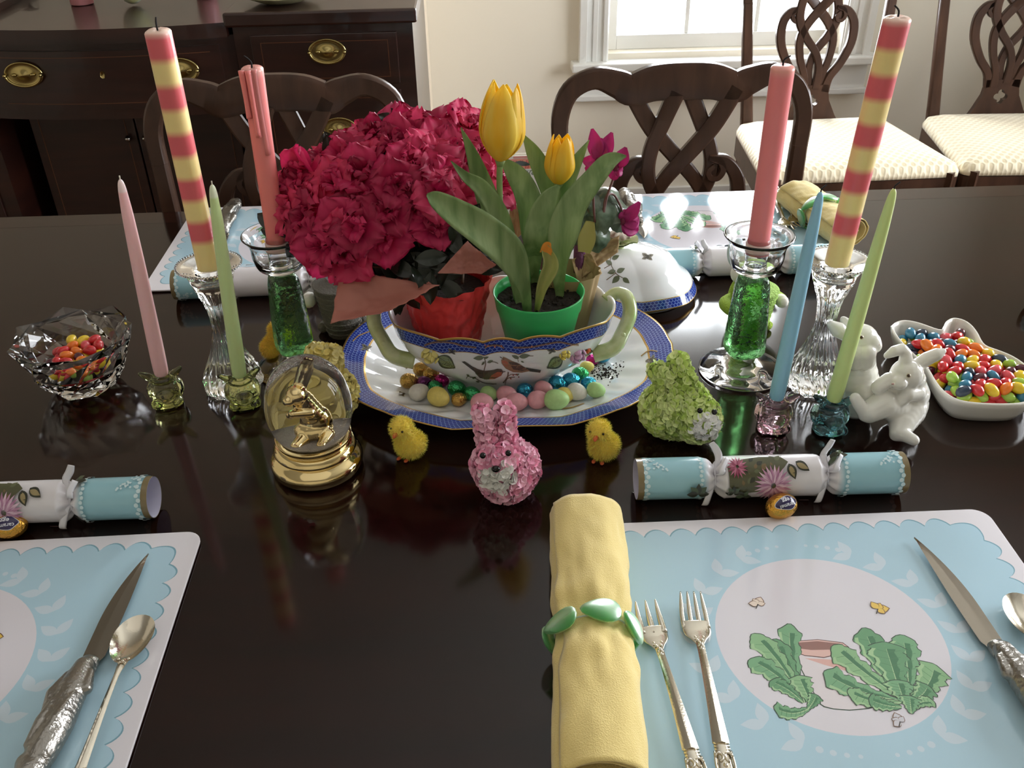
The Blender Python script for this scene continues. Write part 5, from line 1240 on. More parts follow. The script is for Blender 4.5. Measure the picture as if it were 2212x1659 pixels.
pr.b.build('painted_sprigs', M_vc, pt, PL, smooth=False, vc=True, kind='stuff')
# tureen
TU = Vector((.0165, .925, PL.z + .0072)); ta, tb_ = .127, .073; TH = .091
def tsh(a): return superr(a, ta, tb_, 2.35)
def tfl(a): return .020 * (abs(math.cos(a * 6 + .26)) ** .7) - .008
def tz(a): return .0055 * (abs(math.cos(a * 6 + .26)) ** .8) - .003
tp_ = [(.50, 0, 0, 0), (.52, .004, 0, 0), (.50, .009, 0, .2), (.60, .016, 0, .3), (.74, .030, 0, .5), (.86, .046, 0, .7), (.925, .060, 0, .9), (.955, .0690, 0, 1), (.962, .0712, 2, 1), (.964, .0722, 1, 1), (.992, TH - .0028, 2, 1), (1.0, TH - .0008, 2, 1), (.996, TH + .0004, 0, 1), (.972, TH - .0008, 0, 1), (.955, .074, 0, 1), (.90, .054, 0, .7), (.76, .032, 0, .4), (.56, .014, 0, .2), (.3, .011, 0, 0), (.001, .011, 0, 0)]
tu = thing('tureen', 'fluted white china tureen with blue scale rim, painted birds and green branch handles', 'tureen', TU)
tb2 = china('t', tp_, tsh, 240, None, tz, tu, tfl); bowl = tb2.build('bowl', CM, tu)
bvt = bvh_of(bowl.data, TU)
M_branch = mat('green_branch_glaze', sr(208, 216, 172), .12, coat=.5, noise_col=sr(168, 182, 120), nscale=40)
def loc_(P): return [Vector(p) - TU for p in P]
def tr(x, y, z): return Vector((x, y, z))
for s_ in (1, -1):
    P = [tr(s_ * (ta * .80), -.028, .040), tr(s_ * (ta * .98), -.026, .047), tr(s_ * (ta + .008), -.018, .060), tr(s_ * (ta + .019), .000, .076), tr(s_ * (ta + .017), .018, .088), tr(s_ * (ta + .006), .026, .089), tr(s_ * (ta - .006), .022, .082)]
    part('handle', tube(P, [.0094, .0092, .0084, .0086, .0082, .0076, .0078], 14, 40), M_branch, tu, label='green branch-shaped handle')
    part('handle_knot', ell(P[2] + Vector((0, -.005, .002)), (.004, .004, .004)), M_branch, tu)
def rose(px, py, s_, col, nm):
    d = raydir(px, py).normalized(); h = bvt.ray_cast(CAM, d)
    if h[0] is None: return
    n = h[1] if h[1].dot(d) < 0 else -h[1]; c = h[0] - TU; q = frame_of(n); b = MB()
    b.add(ell(c + n * .001, (s_ * .5, s_ * .5, s_ * .45), q, 12, 8))
    for ring_, k, rad_ in ((0, 3, .45), (1, 5, .8)):
        for i in range(k):
            a = 2 * PI * (i + ring_ * .5) / k; o_ = q @ Vector((math.cos(a) * s_ * rad_, math.sin(a) * s_ * rad_, s_ * (.35 - .3 * ring_))); b.add(ell(c + o_, (s_ * .42, s_ * .15, s_ * .42), q @ Matrix.Rotation(a - PI / 2, 3, 'Z'), 10, 7))
    b.build('rose', mat('rose_' + nm, sr(*col), .15, coat=.5), tu, label=f'small {nm} china rose')
rose(930, 768, .011, (226, 214, 130), 'yellow'); rose(1220, 766, .007, (230, 212, 100), 'gold'); rose(1248, 768, .0105, (206, 160, 196), 'pink'); rose(1270, 757, .004, (222, 110, 60), 'orange')
pr = Print(onto(bvt, .0003, .000004), 5)
def q5(x, y): return (700 + x / 2.765, 600 + y / 2.765)
def qq(*P): return [q5(*p) for p in P]
for a, b_ in (((680, 470), (785, 540)), ((1425, 480), (1330, 540)), ((1600, 430), (1525, 495))):
    A, B = q5(*a), q5(*b_); pr.poly(leafpoly(A, B, .32, 10), sr(64, 74, 52)); pr.poly(leafpoly((A[0] * .96 + B[0] * .04, A[1] * .96 + B[1] * .04), (A[0] * .05 + B[0] * .95, A[1] * .05 + B[1] * .95), .25, 10), sr(128, 144, 104)); pr.line([A, B], 1, sr(60, 70, 50))
    for k in range(2, 9): u = k / 9; m0 = (A[0] + (B[0] - A[0]) * u, A[1] + (B[1] - A[1]) * u); dx, dy = (B[0] - A[0]) / 12, (B[1] - A[1]) / 12; pr.line([m0, (m0[0] + dx - dy, m0[1] + dy + dx)], .5, sr(70, 80, 56)); pr.line([m0, (m0[0] + dx + dy, m0[1] + dy - dx)], .5, sr(70, 80, 56))
def bird(pts, wing, tail, belly, beak, eye, back):
    pr.poly(qq(*tail), dk); pr.poly(qq(*pts), back); pr.poly(qq(*belly), rst); pr.poly(qq(*wing), sr(78, 62, 52)); pr.line(qq(*beak), 1.4, dk); pr.disc(q5(*eye), 1.1, sr(20, 16, 14), 6)
bird([(890, 540), (920, 545), (960, 555), (1010, 550), (1035, 542), (1060, 545), (1072, 560), (1060, 580), (1020, 600), (970, 606), (930, 596), (905, 570)], [(890, 530), (920, 545), (980, 560), (960, 585), (930, 585), (905, 565)], [(822, 500), (840, 497), (910, 545), (900, 560)], [(1000, 580), (1035, 560), (1062, 562), (1060, 582), (1020, 602), (985, 604)], [(1070, 560), (1084, 558)], (1055, 556), sr(84, 74, 60))
bird([(1070, 470), (1090, 478), (1120, 495), (1160, 510), (1210, 540), (1230, 555), (1180, 565), (1130, 562), (1085, 540), (1060, 510), (1058, 490)], [(1100, 498), (1150, 505), (1215, 545), (1180, 555), (1130, 545)], [(1205, 535), (1295, 550), (1290, 565), (1215, 556)], [(1060, 495), (1080, 488), (1100, 505), (1095, 530), (1070, 520)], [(1062, 478), (1050, 470)], (1072, 484), sr(150, 112, 84))
for P, w_ in (([(960, 605), (955, 560), (965, 510), (955, 470)], 2), ([(1100, 560), (1095, 590), (1070, 625)], 2.4), ([(870, 590), (900, 596), (960, 628), (1030, 632)], 1.6), ([(1095, 590), (1120, 575), (1160, 580)], 1.2), ([(1040, 510), (1010, 500), (975, 505)], 1.4), ([(1160, 500), (1165, 470), (1250, 465)], 1.2), ([(860, 580), (850, 600)], 1.2), ([(1080, 640), (1095, 600), (1140, 590)], 1.4)): pr.line(qq(*P), w_, sr(96, 76, 56), smooth=16)
for a, b_ in (((955, 475), (890, 480)), ((955, 480), (985, 470)), ((975, 505), (1010, 492)), ((1165, 480), (1120, 462)), ((1175, 495), (1195, 505)), ((1165, 470), (1230, 462)), ((870, 588), (850, 575)), ((885, 600), (910, 590)), ((1150, 582), (1165, 570)), ((1110, 590), (1120, 605)), ((930, 620), (905, 615)), ((960, 500), (940, 520))): pr.poly(leafpoly(q5(*a), q5(*b_), .22, 6), ol)
for c in ((1162, 590), (1150, 575), (1130, 580), (1115, 600)): pr.disc(q5(*c), 1.5, sr(150, 60, 50), 8)
bug(pr, *q5(765, 440), .75, .2); bug(pr, *q5(1360, 435), .75, -.3)
# gold scrollwork under the blue band
for P in ([(600, 400), (640, 385), (700, 378), (770, 385), (830, 402), (910, 412)], [(1130, 412), (1230, 410), (1310, 395), (1400, 380), (1470, 392), (1520, 398)], [(960, 415), (975, 405), (1000, 400), (1020, 398), (1050, 402), (1075, 415)]): pr.line(qq(*P), 1.8, sr(120, 92, 62), smooth=24); pr.line(qq(*[(x, y + 6) for x, y in P]), 1.2, sr(170, 130, 70), smooth=24)
for c in ((962, 400), (1240, 408), (980, 405), (1020, 410), (1060, 405)): pr.disc(q5(*c), 1.8, sr(206, 120, 96), 8)
pr.b.build('painted_birds', M_vc, tu, TU, smooth=False, vc=True)
# tureen lid lying behind
LD = Vector((.180, 1.132, TZ + .0003)); la, lb = .105, .071
ld = thing('china_cover', 'white china tureen lid with blue scale rim lying behind the tulips', 'lid', LD, -.05)
def lsh(a): return superr(a, la, lb, 2.6)
def lfl(a): return .03 * abs(math.cos(a * 4)) ** 1.2 - .01
lp = [(a_, z_ * .86, m__, w__) for a_, z_, m__, w__ in [(.86, 0, 0, .3), (.90, .004, 0, .4), (.97, .0065, 2, 1), (1.0, .009, 2, 1), (.995, .0102, 1, 1), (.94, .0240, 2, .9), (.935, .0252, 0, .9), (.90, .031, 0, .8), (.80, .040, 0, .6), (.74, .052, 0, .5), (.66, .064, 0, .3), (.52, .073, 0, .2), (.32, .079, 0, 0), (.12, .081, 0, 0), (.001, .0812, 0, 0)]]
def lz(a): return .003 * abs(math.cos(a * 4))
lb_ = china('l', lp, lsh, 200, None, lz, ld, lfl); lo_ = lb_.build('cover', CM, ld)
kn = MB(); kn.add(surf(lambda u, v_: (lambda a, r_: (r_ * math.cos(a), r_ * .8 * math.sin(a), .086 + .006 * r_ / .03 + .002 * math.sin(a * 5)))(u * 2 * PI, .030 * max(v_, .01)), 30, 5, True)); kn.add(tube([(0, 0, .078), (0, 0, .088)], [.008, .006], 12)); kn.add(surf(lambda u, v_: (lambda a, r_: (r_ * math.cos(a), r_ * .8 * math.sin(a), .088 + .006 * r_ / .03 + .002 * math.sin(a * 5)))(u * 2 * PI, .030 * max(v_, .01)), 30, 5, True)); kn.v = [(p[0] * .8, p[1] * .8, p[2] - .0115) for p in kn.v]; kn.build('knob_leaf', M_branch, ld, label='pale green leaf-shaped knob')
part('knob_shell', surf(lambda u, v_: (lambda a, th: (.016 * math.sin(th) * math.cos(a), .013 * math.sin(th) * math.sin(a) * (1 + .12 * math.cos(9 * a)), .088 - .007 * math.cos(th)))(u * 2 * PI, v_ * PI), 40, 10, True), mat('striped_shell', sr(222, 214, 200), .15, coat=.5, noise_col=sr(130, 100, 80), nscale=90), ld)
bpy.context.view_layer.update()
me_l = lo_.data.copy(); me_l.transform(Matrix.Translation(LD) @ Matrix.Rotation(-.05, 4, 'Z')); bvl = bvh_of(me_l); bpy.data.meshes.remove(me_l)
pr = Print(onto(bvl, .0003, .000004), 5)
bug(pr, 1399, 555, 1.0, .1)
for P in ([(1325, 545), (1318, 565), (1330, 590), (1345, 600)], [(1322, 570), (1305, 580)], [(1330, 590), (1310, 605)]): pr.line(P, 1.6, sr(110, 92, 70), smooth=10)
for a, b_ in (((1322, 560), (1338, 552)), ((1322, 572), (1308, 562)), ((1332, 588), (1350, 580)), ((1338, 596), (1322, 612)), ((1345, 600), (1360, 612)), ((1330, 585), (1312, 590))): pr.poly(leafpoly(a, b_, .28, 6), ol)
pr.b.build('painted_moth', M_vc, ld, smooth=False, vc=True, kind='stuff')
inv = (Matrix.Translation(LD) @ Matrix.Rotation(-.05, 4, 'Z')).inverted(); ld.children[-1].data.transform(inv)

# ------------------------------------------------------------------ eggs on the platter
egg_kinds = {'gold foil': ((196, 156, 84), 1), 'yellow': ((228, 208, 112), 0), 'purple foil': ((120, 60, 120), 1), 'magenta foil': ((176, 40, 120), 1), 'white': ((226, 222, 212), 0), 'green foil': ((70, 170, 110), 1), 'pale green': ((176, 212, 140), 0), 'pink': ((226, 160, 168), 0), 'blue foil': ((60, 160, 196), 1)}
EG = [(508, 615, 50, 'gold foil'), (580, 545, 46, 'gold foil'), (640, 575, 46, 'gold foil'), (598, 625, 42, 'purple foil'), (703, 615, 42, 'magenta foil'), (567, 682, 54, 'white'), (665, 650, 40, 'green foil'), (685, 712, 62, 'yellow'), (793, 660, 50, 'green foil'), (808, 726, 44, 'gold foil'), (885, 692, 46, 'green foil'), (985, 692, 48, 'pale green'), (945, 747, 62, 'pink'), (1090, 695, 54, 'pink'), (1152, 742, 58, 'pink'), (1200, 670, 46, 'blue foil'), (1310, 662, 50, 'pink'), (1280, 728, 58, 'pink'), (1390, 728, 66, 'pale green'), (1440, 700, 50, 'yellow'), (1395, 630, 50, 'blue foil'), (1475, 612, 50, 'blue foil'), (1510, 682, 56, 'white'), (1580, 628, 42, 'blue foil'), (1530, 575, 48, 'green foil'), (1570, 533, 40, 'yellow'), (1605, 490, 38, 'magenta foil'), (1670, 460, 52, 'blue foil'), (1625, 670, 50, 'pale green')]
near = ['at the far left of the platter', 'behind the others at the left', 'tucked under the tureen at the left', 'behind the white one at left', 'fourth from the left under the tureen', 'at the left end of the front row', 'peeping between white and yellow ones', 'second in the front row, freckled', 'left of centre under the tureen', 'ball-like, right of the yellow one', 'right of the gold ball', 'behind the pink rabbit ear', 'behind the left ear of the pink rabbit', 'behind the right ear of the pink rabbit', 'right of the pink rabbit ears', 'behind the pink ones at centre', 'right of the centre blue one', 'left of the big pale green one', 'largest, in the front row right of centre', 'behind the big pale green one', 'under the tureen, right of the pink ones', 'behind the white one at right', 'in the front row at the right', 'above the rightmost green one', 'right under the tureen belly', 'near the right handle, below the magenta one', 'small, beside the rightmost blue one', 'rightmost and highest, near the soil crumbs', 'rightmost of the front row']
rr = random.Random(12)
for i, (x, y, rp, kd) in enumerate(EG):
    px, py = q5(x, y); r_ = rp / 2.765 / 1880; z = PL.z + .0075 + r_ * .92; p = T(px, py, z)
    kk = math.hypot((p.x - PL.x) / pa, (p.y - PL.y) / pb)
    z = PL.z + (.0072 + max(0, kk - .64) * .055) + r_ * .90; p = T(px, py, z); c, foil = egg_kinds[kd]
    long_ = 1.16 if kk < 9 else 1; v, f = ell((0, 0, 0), (r_ * 1.14, r_ * .93, r_ * .93), None, 22, 14); v = [(q[0], q[1] * (1 - .12 * q[0] / r_), q[2] * (1 - .12 * q[0] / r_)) for q in v]
    m_ = mat('egg_' + kd.replace(' ', '_'), sr(*c), .2 if foil else .38, .85 if foil else 0, bump=1.0 if foil else 0, bscale=300, noise_col=None if foil else tuple(k * .62 for k in sr(*c)[:3]) + (1,), nscale=260, nfac=.0 if foil else .28)
    o = part('candy_egg', (v, f), m_, None, label=f'{kd} candy egg, {near[i]}', cat='egg', group='candy eggs on the platter'); o.location = p; o.rotation_euler = (rr.uniform(-.3, .3), rr.uniform(-.2, .2), rr.uniform(-.6, .6))
b = MB(); rr = random.Random(3)
for k in range(150):
    g = (rr.gauss(0, 1), rr.gauss(0, 1)); q = T(1308 + g[0] * 18, 802 + g[1] * 9, PL.z + .009); h = bv_pl.ray_cast(Vector((q.x, q.y, 1.2)), Vector((0, 0, -1)))
    if h[0] is not None: s_ = rr.uniform(.0004, .0014); b.add(ell(h[0] + Vector((0, 0, s_ * .5)), (s_, s_ * .8, s_ * .7), None, 5, 4))
b.build('soil_crumbs', M_soil, kind='stuff', label='dark potting soil crumbs spilled on the platter right of the tureen', cat='soil')

# ------------------------------------------------------------------ leaves and flowers
def blade(P, W_, fold=.25, org=(0, 0, 0),  face=None, twist=None, nu=8, n=36, curl=0, th=.0007):
    """long leaf: centre line P (Vectors), full widths W_ (m); two-sided with real thickness"""
    tw = twist or [0] * len(P); Q = cr([tuple(p) + (w_, t_) for p, w_, t_ in zip(P, W_, tw)], n); C_ = [Vector(q[:3]) for q in Q]; top = []; bot = []
    for i, q in enumerate(Q):
        t_ = (C_[min(i + 1, n)] - C_[max(i - 1, 0)]).normalized(); fc = (face or (CAM - Vector(org) - C_[i])).normalized(); s_ = t_.cross(fc)
        if s_.length < 1e-5: s_ = Vector((1, 0, 0))
        s_.normalize(); nn_ = s_.cross(t_).normalized(); s_ = Matrix.Rotation(q[4], 3, t_) @ s_; nn_ = Matrix.Rotation(q[4], 3, t_) @ nn_
        for j in range(nu + 1):
            u = j / nu * 2 - 1; w_ = max(q[3], .0008) / 2; p = C_[i] + s_ * (u * w_) + nn_ * (fold * abs(u) ** 1.6 * w_ + curl * math.sin(i * .55 + u) * w_ * abs(u))
            top.append(p); bot.append(p - nn_ * th * (1 - abs(u) ** 4 * .8))
    m_ = nu + 1; N_ = len(top); f = []
    for i in range(n):
        for j in range(nu): a = i * m_ + j; f.append((a, a + 1, a + m_ + 1, a + m_)); f.append((N_ + a, N_ + a + m_, N_ + a + m_ + 1, N_ + a + 1))
        a = i * m_; f.append((a, a + m_, N_ + a + m_, N_ + a)); a = i * m_ + nu; f.append((a, N_ + a, N_ + a + m_, a + m_))
    f.append(tuple(range(m_)) + tuple(range(N_ + nu, N_ - 1, -1))); a = n * m_; f.append(tuple(range(a + nu, a - 1, -1)) + tuple(range(N_ + a, N_ + a + m_)))
    return top + bot, f
M_tleaf = leaf_mat('tulip_leaf', sr(118, 146, 90), sr(162, 182, 128), 90, .42, .3)
M_tleaf2 = leaf_mat('tulip_leaf_pale', sr(172, 178, 110), sr(196, 196, 128), 90, .5, .3)
M_tulip = leaf_mat('tulip_petal', sr(252, 212, 50), sr(253, 228, 96), 70, .4, .4)
M_stem = mat('tulip_stem', sr(128, 150, 90), .45)
def D5(x, y): return (900 + x / 2.765, 140 + y / 2.765)
PT = Vector((.057, .910, TU.z + .030)); pz_ = .885 - PT.z
tt = thing('potted_tulips', 'green plastic pot of yellow tulips standing in the tureen', 'plant', PT)
part('pot', lathe([(.030, 0), (.032, .001), (.0462, pz_ - .020), (.0475, pz_ - .019), (.0500, pz_ - .002), (.0508, pz_), (.0492, pz_), (.0470, pz_ - .012), (.044, pz_ - .03), (.001, pz_ - .03)], 56), mat('green_plastic', sr(60, 186, 104), .35), tt)
b = MB(); b.add(surf(lambda u, v_: (.0468 * v_ * math.cos(u * 2 * PI), .0468 * v_ * math.sin(u * 2 * PI), pz_ - .012 + .003 * noise.noise(Vector((math.cos(u * 2 * PI) * v_ * 5, math.sin(u * 2 * PI) * v_ * 5, 0)))), 40, 12, True))
rr = random.Random(2)
for k in range(60): a, r_ = rr.random() * 2 * PI, math.sqrt(rr.random()) * .042; s_ = rr.uniform(.0006, .002); b.add(ell((r_ * math.cos(a), r_ * math.sin(a), pz_ - .0105), s_, None, 6, 4))
b.build('soil', M_soil, tt, kind='stuff')
YT = PT.y; SZ = .873
def LP(pts, Ys):  # pixel centre line in the zoomed crop, depth per point
    return [ray(*D5(*p), Y) - PT for p, Y in zip(pts, Ys)]
def root(x, y): return T(*D5(x, y), SZ) - PT
def tl(pts, Ws, Ys, rt=None, m_=None, tw=None, fold=.3, **k):
    P = ([root(*rt)] if rt else []) + LP(pts, Ys); sc = [((CAM - (p + PT)).length / 2000) / 2.765 for p in P]
    part('leaf', blade(P, [w_ * s_ for w_, s_ in zip(Ws, sc)], fold, PT, twist=tw, **k), m_ or M_tleaf, tt)
tl([(640, 1330), (555, 1130), (400, 990), (240, 885), (110, 800), (62, 775)], [52, 80, 190, 200, 165, 100, 20], [.872, .868, .860, .855, .852, .85], (662, 1475))
tl([(560, 1130), (490, 900), (390, 740), (290, 665), (205, 575)], [46, 100, 120, 100, 60, 6], [.900, .905, .905, .905, .90], (615, 1420), fold=.5)
tl([(500, 1050), (440, 850), (385, 690), (330, 530), (265, 375)], [30, 80, 130, 115, 70, 6], [.93, .94, .945, .945, .94], (590, 1330))
tl([(850, 1180), (880, 990), (935, 840), (1040, 700), (1150, 575), (1252, 545)], [46, 100, 180, 165, 130, 95, 10], [.888, .885, .888, .892, .90, .905], (855, 1385), fold=.35)
tl([(810, 1100), (835, 900), (870, 760), (920, 640), (970, 550), (1030, 450)], [40, 60, 80, 105, 95, 60, 6], [.935, .938, .94, .94, .94, .94], (830, 1320))
tl([(800, 1050), (815, 850), (790, 730), (740, 610), (690, 510), (632, 412)], [40, 60, 90, 115, 110, 80, 8], [.945, .948, .95, .95, .95, .95], (760, 1280))
tl([(700, 1150), (690, 1000), (680, 850), (640, 730), (580, 640), (515, 570)], [50, 70, 130, 150, 140, 110, 40], [.925, .925, .925, .93, .935, .935], (708, 1300))
tl([(700, 1080), (735, 930), (790, 800), (850, 720)], [40, 120, 150, 110, 20], [.905, .905, .908, .912], (712, 1250))
tl([(750, 1330), (800, 1200), (775, 1110), (757, 1082)], [26, 60, 95, 62, 34], [.868, .866, .868, .87], (718, 1470), M_tleaf2, fold=1.2)
part('dried_tip', blade(LP([(772, 1120), (785, 1080), (800, 1065)], [.866] * 3), [.012, .011, .003], .8, PT, n=10), mat('orange_dry_petal', sr(214, 140, 50), .7), tt)
def tulip(px0, py0, px1, py1, wpx, Y, seed, nm):
    A = ray(px0, py0, Y); B = ray(px1, py1, Y); ax = B - A; L_ = ax.length; q = frame_of(ax, (0, 1, 0)); R_ = wpx / 2000 * (CAM - A).length / 2
    fl = part('flower', tube([A - PT - ax.normalized() * .004, A - PT + ax.normalized() * .004], [.003, .006], 12), M_stem, tt)
    for k in range(6):
        a0 = 2 * PI * k / 6 + seed; outer = k % 2 == 0; h = (1.0 if outer else .97) * L_; rr_ = random.Random(seed * 10 + k); lean = rr_.uniform(-.06, .08); h *= rr_.uniform(.94, 1.0)
        def fn(u, v_):
            v_ = min(v_, .995); prof_ = R_ * (math.sin(min(1, v_ / .42) * PI / 2) ** .75) * (1 - .42 * max(0, (v_ - .42) / .58) ** 1.6 + lean * v_) * (1.0 if outer else .88)
            wa = (.78 if outer else .72) * (1 - max(0, (v_ - .60) / .40) ** 2.6 * .96) ; a = a0 + (u - .5) * 2 * wa * 1.12
            rip = 1 + .035 * math.sin(v_ * 9 + k) * abs(u - .5) * 2 - .08 * (abs(u - .5) * 2) ** 2 - .03 * math.exp(-((u - .5) / .08) ** 2)
            return A - PT + q @ Vector((prof_ * rip * math.cos(a), prof_ * rip * math.sin(a), h * v_))
        v, f = surf(fn, 14, 26); o = part('petal', (v, f), M_tulip, fl); s = o.modifiers.new('t', 'SOLIDIFY'); s.thickness = .0007
    return A
A1 = tulip(1080, 352, 1092, 172, 100, .918, .35, 'a'); A2 = tulip(1206, 402, 1216, 288, 68, .940, .9, 'b')
part('stem', tube([A1 - PT, ray(1079, 400, .918) - PT, ray(1083, 470, .918) - PT, ray(1105, 560, .91) - PT, root(600, 1400)], [.0032, .0032, .0035, .0038, .0042], 12, 30), M_stem, tt)
part('stem', tube([A2 - PT, ray(1203, 450, .94) - PT, ray(1195, 540, .93) - PT, root(800, 1300)], [.0032, .0034, .0038, .0042], 12, 24), M_stem, tt)
# ------------------------------------------------------------------ azalea
AZ = Vector((-.046, .935, TU.z + .030)); az = thing('potted_azalea', 'bushy crimson azalea in red foil with pink tissue, standing in the tureen', 'plant', AZ)
M_foilr = mat('red_crinkle_foil', sr(224, 66, 66), .3, .2, bump=.8, bscale=90)
def crink(u, v_):
    a = u * 2 * PI; z = v_ * .098; r_ = .031 + .019 * v_ + .0009 * math.sin(a * 13 + 9 * noise.noise(Vector((a, v_ * 2, 0)))) * (.4 + v_) + (.5 - abs(noise.noise(Vector((math.cos(a) * 5, math.sin(a) * 5, v_ * 5))))) * .006
    return (r_ * math.cos(a), r_ * math.sin(a), z + .010 * v_ * noise.noise(Vector((a * 1.5, 0, 3))))
o = part('foil_wrap', surf(crink, 120, 26, True), M_foilr, az, smooth=True)
part('pot_soil', lathe([(.001, .080), (.044, .080)], 24, ends=False), M_soil, az)
M_tissue = leaf_mat('pink_tissue', sr(212, 148, 134), sr(194, 128, 114), 12, .5, .45)
def flap(P4, name='tissue_flap', bulge=.012, seed=0, m_=None, par=None, org=None):
    A, B, C_, D_ = P4; par = par or az; org = org or AZ
    n_ = (B - A).cross(D_ - A).normalized()
    def fn(u, v_):
        p = (A * (1 - u) + B * u) * (1 - v_) + (D_ * (1 - u) + C_ * u) * v_
        return p + n_ * (bulge * math.sin(PI * u) * math.sin(PI * v_ * .9 + .3) + .004 * noise.noise(Vector((u * 3 + seed, v_ * 3, 0))) + .002 * noise.noise(Vector((u * 12, v_ * 9 + seed, 0)))) - org
    o = part(name, surf(fn, 26, 20), m_ or M_tissue, par); s = o.modifiers.new('t', 'SOLIDIFY'); s.thickness = .0004
flap([ray(738, 578, .92), ray(950, 616, .862), ray(846, 670, .842), ray(714, 700, .855)], seed=1)
flap([ray(770, 560, .96), ray(880, 590, .92), ray(948, 618, .87), ray(752, 588, .93)], seed=2, bulge=.006)
flap([ray(1010, 520, .90), ray(1072, 572, .885), ray(1040, 592, .88), ray(945, 590, .872)], seed=3, bulge=.006)
M_dl = mat('azalea_leaf', sr(24, 32, 20), .38, coat=.2)
M_az = [leaf_mat('azalea_petal_' + n, c1, c2, 40, .55, .3) for n, c1, c2 in (('crimson', sr(190, 28, 84), sr(160, 20, 66)), ('rose', sr(214, 44, 104), sr(190, 32, 84)), ('light', sr(226, 62, 110), sr(204, 44, 92)))]
def petal_mesh(seed, s_):
    r = random.Random(seed); ph = r.random() * 6
    def fn(u, v_):
        x = (u - .5) * 2; L_ = v_ * s_; w_ = s_ * .62 * math.sin(PI * min(1, .12 + v_ * .80)) ** .8; notch = 1 - .10 * math.exp(-(x / .2) ** 2) * (v_ > .8)
        ruf = (.0018 * math.sin(x * 9 + ph) + .0010 * math.sin(x * 17 + ph * 2)) * v_ ** 2
        return (x * w_, L_ * notch * (1 - .18 * x * x * v_) + .0008 * math.sin(x * 13 + ph), .010 * math.sin(v_ * 1.5) + .004 * v_ * v_ * math.sin(ph) - .006 * v_ ** 3 + ruf * 1.4 - .003 * x * x)
    v, f = surf(fn, 14, 9); b = MB(); b.add((v, f)); return b
pmesh = [[petal_mesh(k, .037 if j == 0 else .022).mesh('petal', M_az[(k) % 3]) for k in range(6)] for j in range(2)]
def inner_mesh(k):
    b = MB(); r = random.Random(k + 40)
    for i in range(4):
        a = 2 * PI * i / 4 + r.random() * .7; p = petal_mesh(100 + k * 7 + i, .021); mt = Matrix.Rotation(a, 4, 'Z') @ Matrix.Translation((0, .002, .004)) @ Matrix.Rotation(r.uniform(.35, .95), 4, 'X'); b.add((p.v, p.f), 0, None, mt)
    for i in range(5): a = r.random() * 6; b.add(tube([(0, 0, .004), (.004 * math.cos(a), .004 * math.sin(a), .020)], [.0004, .0003], 5))
    b.add(tube([(0, 0, -.012), (0, 0, .006)], [.0012, .004], 8)); return b.mesh('bloom', M_az[k % 3])
imesh = [inner_mesh(k) for k in range(5)]
rr = random.Random(11)
BL = [(625, 405, .985), (650, 370, .99), (612, 455, .965), (655, 480, .945), (690, 545, .925), (745, 560, .915), (770, 500, .905), (730, 490, .915), (690, 345, 1.02), (730, 330, 1.0), (775, 375, .955), (720, 395, .955), (800, 330, .985), (850, 300, 1.01), (900, 285, 1.02), (860, 400, .925), (890, 350, .955), (935, 330, .975), (840, 460, .915), (900, 450, .925), (950, 420, .925), (975, 270, 1.03), (1010, 255, 1.03), (1045, 270, 1.03), (960, 370, .955), (1010, 330, .985), (1040, 375, .975), (1000, 430, .945), (945, 490, .925), (1020, 480, .95), (780, 430, .935), (830, 520, .915), (670, 430, .965), (1085, 400, 1.0), (960, 300, 1.0), (810, 280, 1.03), (870, 260, 1.04), (765, 305, 1.02), (1060, 320, 1.0), (925, 395, .94)]
for i, (x, y, Y) in enumerate(BL):
    x = 845 + (x - 845) * .93; y = 425 + (y - 425) * .90; c = ray(x, y, Y); cen = Vector((-.085, .99, .93)); n_ = ((c - cen).normalized() * .8 + (CAM - c).normalized() * .55 + Vector((rr.uniform(-.3, .3), rr.uniform(-.3, .3), rr.uniform(-.2, .3)))).normalized()
    q = frame_of(n_).to_4x4() @ Matrix.Rotation(rr.random() * 6, 4, 'Z'); s_ = rr.uniform(.86, 1.05)
    o = add_mesh('bloom', imesh[i % 5], az); o.matrix_local = Matrix.Translation(c - AZ) @ q @ Matrix.Scale(s_, 4)
    for k in range(5):
        a = 2 * PI * k / 5; pe = add_mesh('petal', pmesh[0][(i + k) % 6 if (i + k) % 6 % 3 == (i % 3) else (i % 3) + 3 * (k % 2)], o); pe.matrix_local = Matrix.Rotation(a, 4, 'Z') @ Matrix.Translation((0, .001, 0)) @ Matrix.Rotation(rr.uniform(-.15, .5), 4, 'X')
def oval_leaf(L_, w_):
    v, f = surf(lambda u, v_: ((u - .5) * 2 * w_ * math.sin(PI * v_) ** .8, v_ * L_, .004 * math.sin(v_ * 2.5) + .003 * abs(u - .5)), 6, 8); b = MB(); b.add((v, f)); return b.mesh('leaf', M_dl)
lm = oval_leaf(.036, .009)
spots = [(800, 590, .92), (850, 570, .92), (900, 560, .92), (950, 560, .91), (870, 600, .90), (920, 600, .89), (980, 540, .91), (830, 550, .93), (640, 520, .95), (690, 500, .96), (680, 460, .98), (760, 600, .93), (880, 530, .93), (930, 530, .92), (1000, 510, .92), (990, 570, .90), (700, 370, 1.0), (830, 360, .98), (860, 300, 1.03)]
for i in range(150):
    x, y, Y = spots[i % len(spots)]; c = ray(x + rr.uniform(-34, 34), y + rr.uniform(-24, 24), Y + rr.uniform(0, .03)); n_ = ((CAM - c).normalized() + Vector((rr.uniform(-.9, .9), rr.uniform(-.9, .9), rr.uniform(-.3, .9)))).normalized()
    o = add_mesh('leaf', lm, az); o.matrix_local = Matrix.Translation(c - AZ) @ frame_of(n_).to_4x4() @ Matrix.Rotation(rr.random() * 6.3, 4, 'Z')
